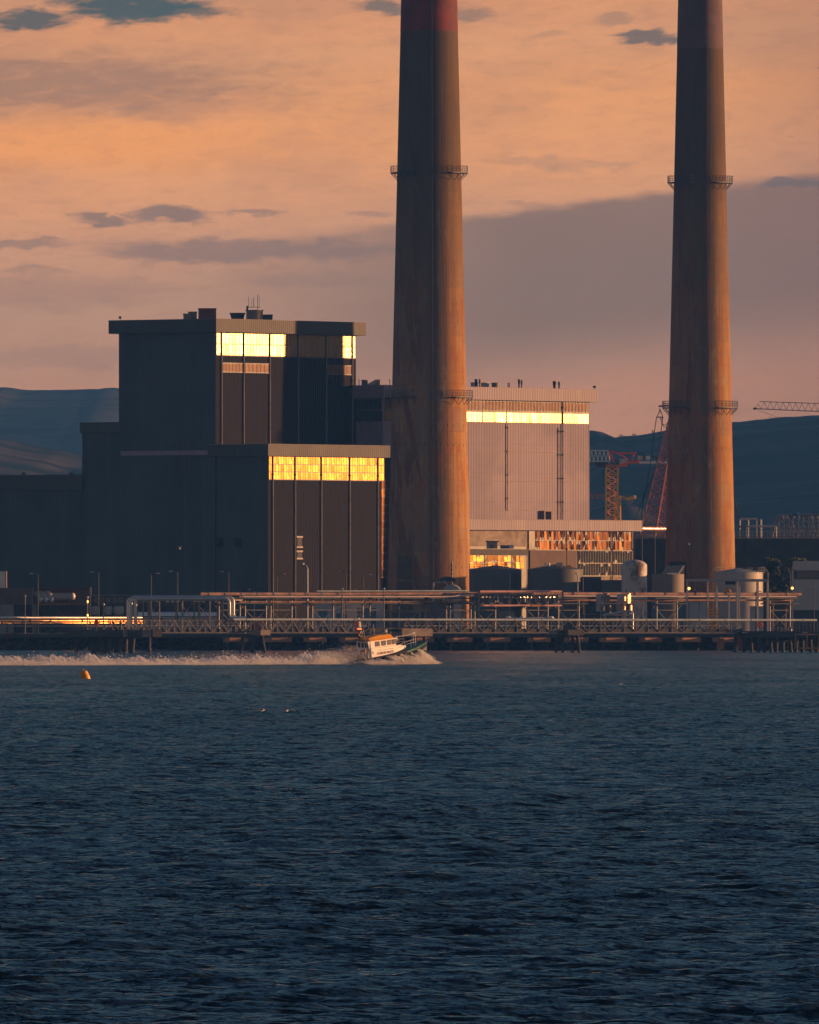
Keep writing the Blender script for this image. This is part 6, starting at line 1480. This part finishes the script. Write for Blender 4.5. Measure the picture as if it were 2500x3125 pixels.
def person(loc, rotz):
    """a crew member standing on the aft deck, one hand to the rail; skin grown from a joint graph"""
    J = {'pelvis':((0,0,.95),.145),'spine':((0,0,1.15),.13),'chest':((.02,0,1.36),.155),'neck':((.03,0,1.51),.055),'head0':((.05,0,1.60),.085),'head1':((.06,0,1.70),.10),'head2':((.05,0,1.79),.06)}
    E = [('pelvis','spine'),('spine','chest'),('chest','neck'),('neck','head0'),('head0','head1'),('head1','head2')]
    for s, n in ((-1,'r'),(1,'l')):
        J['hip'+n] = ((0,s*.10,.90),.10); J['knee'+n] = ((.05,s*.13,.50),.065); J['ankle'+n] = ((-.02,s*.14,.10),.045); J['toe'+n] = ((.16,s*.16,.04),.04)
        J['sho'+n] = ((.0,s*.19,1.43),.065); J['elb'+n] = ((.05,s*.29,1.15),.047); J['wri'+n] = ((.26,s*.27,1.02),.033); J['palm'+n] = ((.33,s*.26,1.01),.036)
        E += [('pelvis','hip'+n),('hip'+n,'knee'+n),('knee'+n,'ankle'+n),('ankle'+n,'toe'+n),('chest','sho'+n),('sho'+n,'elb'+n),('elb'+n,'wri'+n),('wri'+n,'palm'+n)]
        for k in range(4):
            a, c = 'f%s%d'%(n,k), 'g%s%d'%(n,k); J[a] = ((.385,s*(.235+k*.018),1.0),.010); J[c] = ((.41,s*(.235+k*.018),.965-.004*(k%2)),.009); E += [('palm'+n,a),(a,c)]
        J['th'+n] = ((.35,s*.215,1.0),.011); E += [('palm'+n,'th'+n)]
    names = list(J); me = bpy.data.meshes.new('person'); me.from_pydata([J[n][0] for n in names], [(names.index(a),names.index(c)) for a,c in E], [])
    o = bpy.data.objects.new('person', me); COL.objects.link(o); me.materials.append(M['navy_cloth'])
    sk = o.modifiers.new('skin', 'SKIN'); lay = me.skin_vertices[0].data if me.skin_vertices else None
    if lay is None:
        bm_ = __import__('bmesh').new(); bm_.from_mesh(me); bm_.verts.layers.skin.verify(); bm_.to_mesh(me); bm_.free(); lay = me.skin_vertices[0].data
    for i, n in enumerate(names): lay[i].radius = (J[n][1],)*2; lay[i].use_root = (n == 'pelvis')
    sb = o.modifiers.new('round', 'SUBSURF'); sb.levels = 1; sb.render_levels = 1
    o.location = loc; o.rotation_euler = (0,0,rotz)
    tag(o, 'crew member in a yellow high visibility jacket standing at the boat stern', 'person')
    jk = MB().lathe([(.17,.88),(.185,1.1),(.205,1.35),(.17,1.46),(.075,1.5)], (0,0), 16)
    jk.v = [(x*.85, y*1.12, z) for x,y,z in jk.v]; j = jk.build('jacket', M['hivis'], None, True); j.parent = o
    hd = MB().blob((.05,0,1.70), .125, (1,.85,1.15), 2, 0, 14, 10); h = hd.build('face', M['skin'], None, True); h.parent = o
    hm = MB().blob((.03,0,1.75), .135, (1.05,.92,1.0), 3, 0, 14, 8); h2 = hm.build('helmet', M['hivis'], None, True); h2.parent = o
    ns = MB().blob((.178,0,1.69), .022, (1,.8,1.3), 1, 0, 8, 6); n_ = ns.build('nose', M['skin'], None, True); n_.parent = o
    for s in (-1,1): e = MB().blob((.158,s*.042,1.72), .014, seed=1, rough=0, nu=8, nv=6).build('eye', M['black'], None, True); e.parent = o
    mth = MB().box(.150,.162,-.03,.03,1.635,1.645).build('mouth', M['red_paint'], None); mth.parent = o
    return o
M['navy_cloth'] = mat('navy_cloth', (.03,.04,.06,1), .8)
Mx = Matrix.LocRotScale(Vector(BC), BOAT.rotation_euler, BOAT.scale)
_p = Mx @ Vector((-4.95, -1.35, 1.13)); person(_p, R(200))

# ------------------------------------------------------------ wake, spray, buoy, birds
def wake():
    m = bpy.data.materials.new('foam'); m.use_nodes = True; t = NT(m.node_tree); t.n.clear()
    d = t.new('ShaderNodeBsdfDiffuse'); d.inputs[0].default_value = (.96,.96,.97,1); tr = t.new('ShaderNodeBsdfTranslucent'); tr.inputs[0].default_value = (.96,.95,.95,1)
    mx = t.new('ShaderNodeMixShader'); mx.inputs[0].default_value = .45; t.l.new(d.outputs[0], mx.inputs[1]); t.l.new(tr.outputs[0], mx.inputs[2])
    o = t.new('ShaderNodeOutputMaterial'); t.l.new(mx.outputs[0], o.inputs[0]); M['foam'] = m
    m2 = bpy.data.materials.new('spray'); m2.use_nodes = True; t = NT(m2.node_tree); t.n.clear()
    d = t.new('ShaderNodeBsdfDiffuse'); d.inputs[0].default_value = (.97,.97,.97,1); tr = t.new('ShaderNodeBsdfTranslucent'); tr.inputs[0].default_value = (.97,.97,.97,1); tp = t.new('ShaderNodeBsdfTransparent')
    mx = t.new('ShaderNodeMixShader'); mx.inputs[0].default_value = .5; t.l.new(d.outputs[0], mx.inputs[1]); t.l.new(tr.outputs[0], mx.inputs[2])
    m3 = t.new('ShaderNodeMixShader'); m3.inputs[0].default_value = .25; t.l.new(mx.outputs[0], m3.inputs[1]); t.l.new(tp.outputs[0], m3.inputs[2])
    o = t.new('ShaderNodeOutputMaterial'); t.l.new(m3.outputs[0], o.inputs[0])
    hd = R(39); dx, dy = math.cos(hd), math.sin(hd)
    fwd = lambda s, q: (BC[0]+dx*s-dy*q, BC[1]+dy*s+dx*q)
    rs = np.random.RandomState(12)
    # height envelope of the wash along its length (s < 0 is astern)
    # photo heights of the wake (rows above its foot) by column
    ks = [-80,-66,-58,-50,-42,-36,-32,-28,-22,-18,-14,-10,-8,-2,4,7.5,9.5,11]
    kh = [1.2,1.35,1.15,1.05,.95,1.0,1.45,1.2,1.1,1.3,1.75,1.0,.55,1.3,1.9,2.3,1.4,.2]
    env = lambda s: np.interp(s, ks, kh)
    # rough foam ridge: heaped churned water, true thickness
    nS, nQ = 900, 26; sv = np.linspace(-86, 7, nS); V = []
    ph = rs.rand(16)*6.28
    def bumps(s, q):
        v = 0
        for j in range(16): v += math.sin(s*(.7+.55*j)+ph[j]+q*1.7*(j%5))*(.5/(1+.35*j))
        return v
    for s in sv:
        wd = .8+min(1.3, max(0, (-s-6))*.035)
        e = env(s)
        for k in range(nQ):
            u = k/(nQ-1)*2-1; q = u*wd; crest = (1-u*u)**.7*(.55+.45*math.exp(-((u-.1)/.45)**2))
            h = e*.86*crest*max(.25, 1+.5*bumps(s, u))+ (rs.rand()-.5)*.40*crest
            x, y = fwd(s, q); V.append((x, y, max(-.12, h-.05+(0 if abs(u)<.95 else -.3))))
    f = [(i*nQ+j,(i+1)*nQ+j,(i+1)*nQ+j+1,i*nQ+j+1) for i in range(nS-1) for j in range(nQ-1)]
    o = MB().add(V, f).build('wake', m, None); tag(o, 'long ridge of white churned foam trailing behind the pilot boat', 'wake', kind='stuff')
    # droplets
    N = 130000; P = []; 
    s = np.concatenate([rs.uniform(-86, -6, int(N*.42)), rs.uniform(-8, 9.5, int(N*.40)), rs.uniform(-17, -5, int(N*.18))])
    n1, n2 = int(N*.42), int(N*.40)
    q = rs.normal(0, 1, len(s)); e = env(s)
    wd = np.where(s < -8, 1.1+np.clip(-s-6, 0, 46)*.05, 1.4)
    gust = np.zeros(len(s))
    for j in range(14): gust += np.sin(s*(.9+.8*j)+rs.rand()*6.28)/(1+.25*j)
    gust = np.clip(.75+.35*gust, .15, 1.9)
    zz = np.abs(rs.normal(0, 1, len(s)))**1.2*e*.36*gust
    qq = q*wd
    i2 = slice(n1, n1+n2)                       # bow sheet thrown out to the near side
    side = np.where(rs.rand(n2) < .8, -1, 1)
    out = np.abs(rs.normal(0, 1, n2))*1.2
    sb = s[i2]; beam = np.interp(sb, [-8,3,5.2,7,8.3,10], [2.1,2.1,1.5,.8,.2,.2])
    qq[i2] = side*(beam+.1+out); hh = np.interp(sb, [-8,-5,0,4,6.5,8,9.5], [.4,.9,1.45,2.0,2.4,2.1,.5])
    zz[i2] = rs.rand(n2)**1.1*hh*(.55+.45*np.clip(gust[i2],0,1.3))*np.exp(-out*.16)
    i3 = slice(n1+n2, None); n3 = len(s)-n1-n2    # fine mist astern, higher and thinner
    zz[i3] = rs.rand(n3)**1.3*np.interp(s[i3], [-17,-13,-8,-5], [.6,2.3,2.9,1.2])*(.6+.4*gust[i3]); qq[i3] = rs.normal(.5, 1.8, n3)
    x = BC[0]+dx*s-dy*qq; y = BC[1]+dy*s+dx*qq
    r = rs.uniform(.025, .068, len(s))*np.where(rs.rand(len(s)) < .06, 2.0, 1); r[i3] *= .62
    c = np.stack([x, y, zz+.02], -1)
    base = np.array([(1,1,1),(1,-1,-1),(-1,1,-1),(-1,-1,1)])/1.73
    def cloud(sel, name, lab):
        cc, rr = c[sel], r[sel]; ang = rs.rand(len(cc))*6.28; ca, sa = np.cos(ang), np.sin(ang)
        V = np.empty((len(cc), 4, 3)); 
        for k in range(4):
            bx, by, bz = base[k]; V[:, k, 0] = cc[:, 0]+rr*(bx*ca-by*sa)*1.3; V[:, k, 1] = cc[:, 1]+rr*(bx*sa+by*ca)*1.3; V[:, k, 2] = cc[:, 2]+rr*bz
        idx = np.arange(len(cc))[:, None]*4; F4 = np.concatenate([idx+np.array([a]) for a in ((0,1,2),(0,3,1),(0,2,3),(1,3,2))]).astype(np.int32)
        me = bpy.data.meshes.new(name); me.vertices.add(len(cc)*4); me.vertices.foreach_set('co', V.astype(np.float32).ravel())
        me.loops.add(F4.size); me.loops.foreach_set('vertex_index', F4.ravel()); me.polygons.add(len(F4))
        me.polygons.foreach_set('loop_start', np.arange(0, F4.size, 3, dtype=np.int32)); me.polygons.foreach_set('loop_total', np.full(len(F4), 3, np.int32)); me.update(); me.materials.append(m2)
        ob = bpy.data.objects.new(name, me); COL.objects.link(ob); tag(ob, lab, 'spray', kind='stuff')
    a = np.arange(len(s))
    cloud(a < n1, 'wake_spray', 'droplets thrown up along the foam trail'); cloud(a >= n1, 'bow_spray', 'sheet of white spray round the pilot boat hull')
wake()
def buoy():
    D = 1770; x = X(262, D); b = empty('mooring_buoy', (x, D, 0), 'tilted yellow cylindrical buoy floating left of the wake', 'buoy')
    body = MB().lathe([(.2,-.55),(.5,-.45),(.53,-.1),(.53,.55),(.46,.82),(.25,.95)], (0,0), 28)
    rot = Matrix.Rotation(R(-24), 3, 'Y') @ Matrix.Rotation(R(10), 3, 'X')
    body.v = [tuple(rot @ Vector(p)+Vector((x, D, .18))) for p in body.v]; body.build('body', M['yellow'], b, True)
    cap = MB().lathe([(.12,.95),(.12,1.05),(.2,1.05),(.2,1.12),(.05,1.14)], (0,0), 14); cap.v = [tuple(rot @ Vector(p)+Vector((x, D, .18))) for p in cap.v]; cap.build('cap', M['light_steel'], b, True)
    bd = MB().lathe([(.535,-.05),(.55,-.03),(.55,.1),(.535,.12)], (0,0), 28, False); bd.v = [tuple(rot @ Vector(p)+Vector((x, D, .18))) for p in bd.v]; bd.build('band', M['crane_yellow'], b, True)
buoy()
def birds():
    wm = mat('feather_white', (.75,.72,.70,1), .7, var=.05); gm = mat('feather_grey', (.25,.25,.27,1), .7, var=.05)
    def gull(px, D, zc, span, rz, flap, label, m, group):
        b = empty('gull', (0,0,0), label, 'bird', group); s = span/1.2
        body = MB().tube([(-.3*s,0,0),(-.15*s,0,.01),(0,0,.02),(.14*s,0,.04),(.2*s,0,.06),(.26*s,0,.05)], [.012*s,.06*s,.075*s,.055*s,.045*s,.012*s], 10)
        bd = body.build('gull_body', m, b, True); bd.name = 'body'
        MB().prism([(-.3*s,-.03*s,0),(-.42*s,-.07*s,0),(-.42*s,.07*s,0),(-.3*s,.03*s,0)], (0,0,0), (0,0,.01)).build('tail', m, b)
        MB().tube([(.25*s,0,.05*s),(.31*s,0,.035*s)], [.012*s,.004*s], 6).build('beak', M['yellow'], b)
        for sy in (-1,1):
            a1, a2 = flap; P = [(.08,0),(.10,.28),(.02,.6),(-.06,.42),(-.07,.2),(-.08,0)]
            def lift(u): return (u*math.tan(R(a1)) if u <= .28 else .28*math.tan(R(a1))+(u-.28)*math.tan(R(a2)))
            q = [(x*s, sy*(u*s+.03*s), lift(u)*s+.03*s) for x, u in P]
            mb = MB(); n = len(q); mb.add(q+[(x,y,z+.012*s) for x,y,z in q], [(0,1,4,5),(1,2,3,4),(n,n+5,n+4,n+1),(n+1,n+4,n+3,n+2)]+[(k,n+k,n+(k+1)%n,(k+1)%n) for k in range(n)])
            mb.build('wing', gm if m == wm else m, b)
        b.location = (X(px,D), D, zc); b.rotation_euler = (0,0,R(rz)); return b
    gull(798, 1080, Z(2169,1080), 1.3, 15, (25,-10), 'white gull skimming the water, wings half raised', wm, 'gulls low over the water')
    gull(876, 1070, Z(2169,1070), 1.4, 75, (18,-28), 'white gull skimming the water with wings spread, right of the other', wm, 'gulls low over the water')
    gull(1895, 1450, Z(2088,1450), 1.0, 20, (15,-15), 'tiny pale gull low over the water at the right', wm, 'gulls low over the water')
    gull(550, 3300, Z(1675,3300), 1.2, 60, (60,40), 'pale gull with raised wings against the dark block', wm, 'gulls before the station')
    gull(2104, 3400, Z(1662,3400), 1.2, 70, (60,30), 'pale gull before the foot of the slimmer chimney', wm, 'gulls before the station')
    dm = mat('feather_dark', (.04,.035,.035,1), .8)
    for px, py, D, sp, rz, fl, lb in ((356,884,2500,.8,80,(35,10),'distant dark bird above the tall block'),(1440,814,2500,.8,70,(20,-20),'distant dark bird right of the broad chimney'),(2417,418,2400,1.4,88,(10,-8),'gliding dark bird high right of the slimmer chimney'),
            (2497,208,2300,1.3,88,(20,-5),'dark bird at the top right edge of the sky'),(1676,1051,2500,.6,80,(20,0),'tiny dark bird in the mauve cloud between the chimneys'),(1515,1026,2500,.4,80,(20,0),'tiniest dark bird low in the mauve cloud')):
        gull(px, D, Z(py, D), sp, rz, fl, lb, dm, 'birds in the sky')
birds()

# ------------------------------------------------------------ air
def air():
    m = bpy.data.materials.new('haze_air'); m.use_nodes = True; t = NT(m.node_tree); t.n.clear()
    v = t.new('ShaderNodeVolumePrincipled'); v.inputs['Color'].default_value = (.09,.34,1,1); v.inputs['Absorption Color'].default_value = (.45,.45,.45,1); v.inputs['Density'].default_value = 3.8e-5
    v.inputs['Anisotropy'].default_value = 0.0
    o = t.new('ShaderNodeOutputMaterial'); t.l.new(v.outputs[0], o.inputs['Volume'])
    h = MB().box(-9000, 9000, -900, 15000, -3, 520).build('haze', m); h['kind'] = 'stuff'; h['label'] = 'thin blue evening haze over the bay'
air()
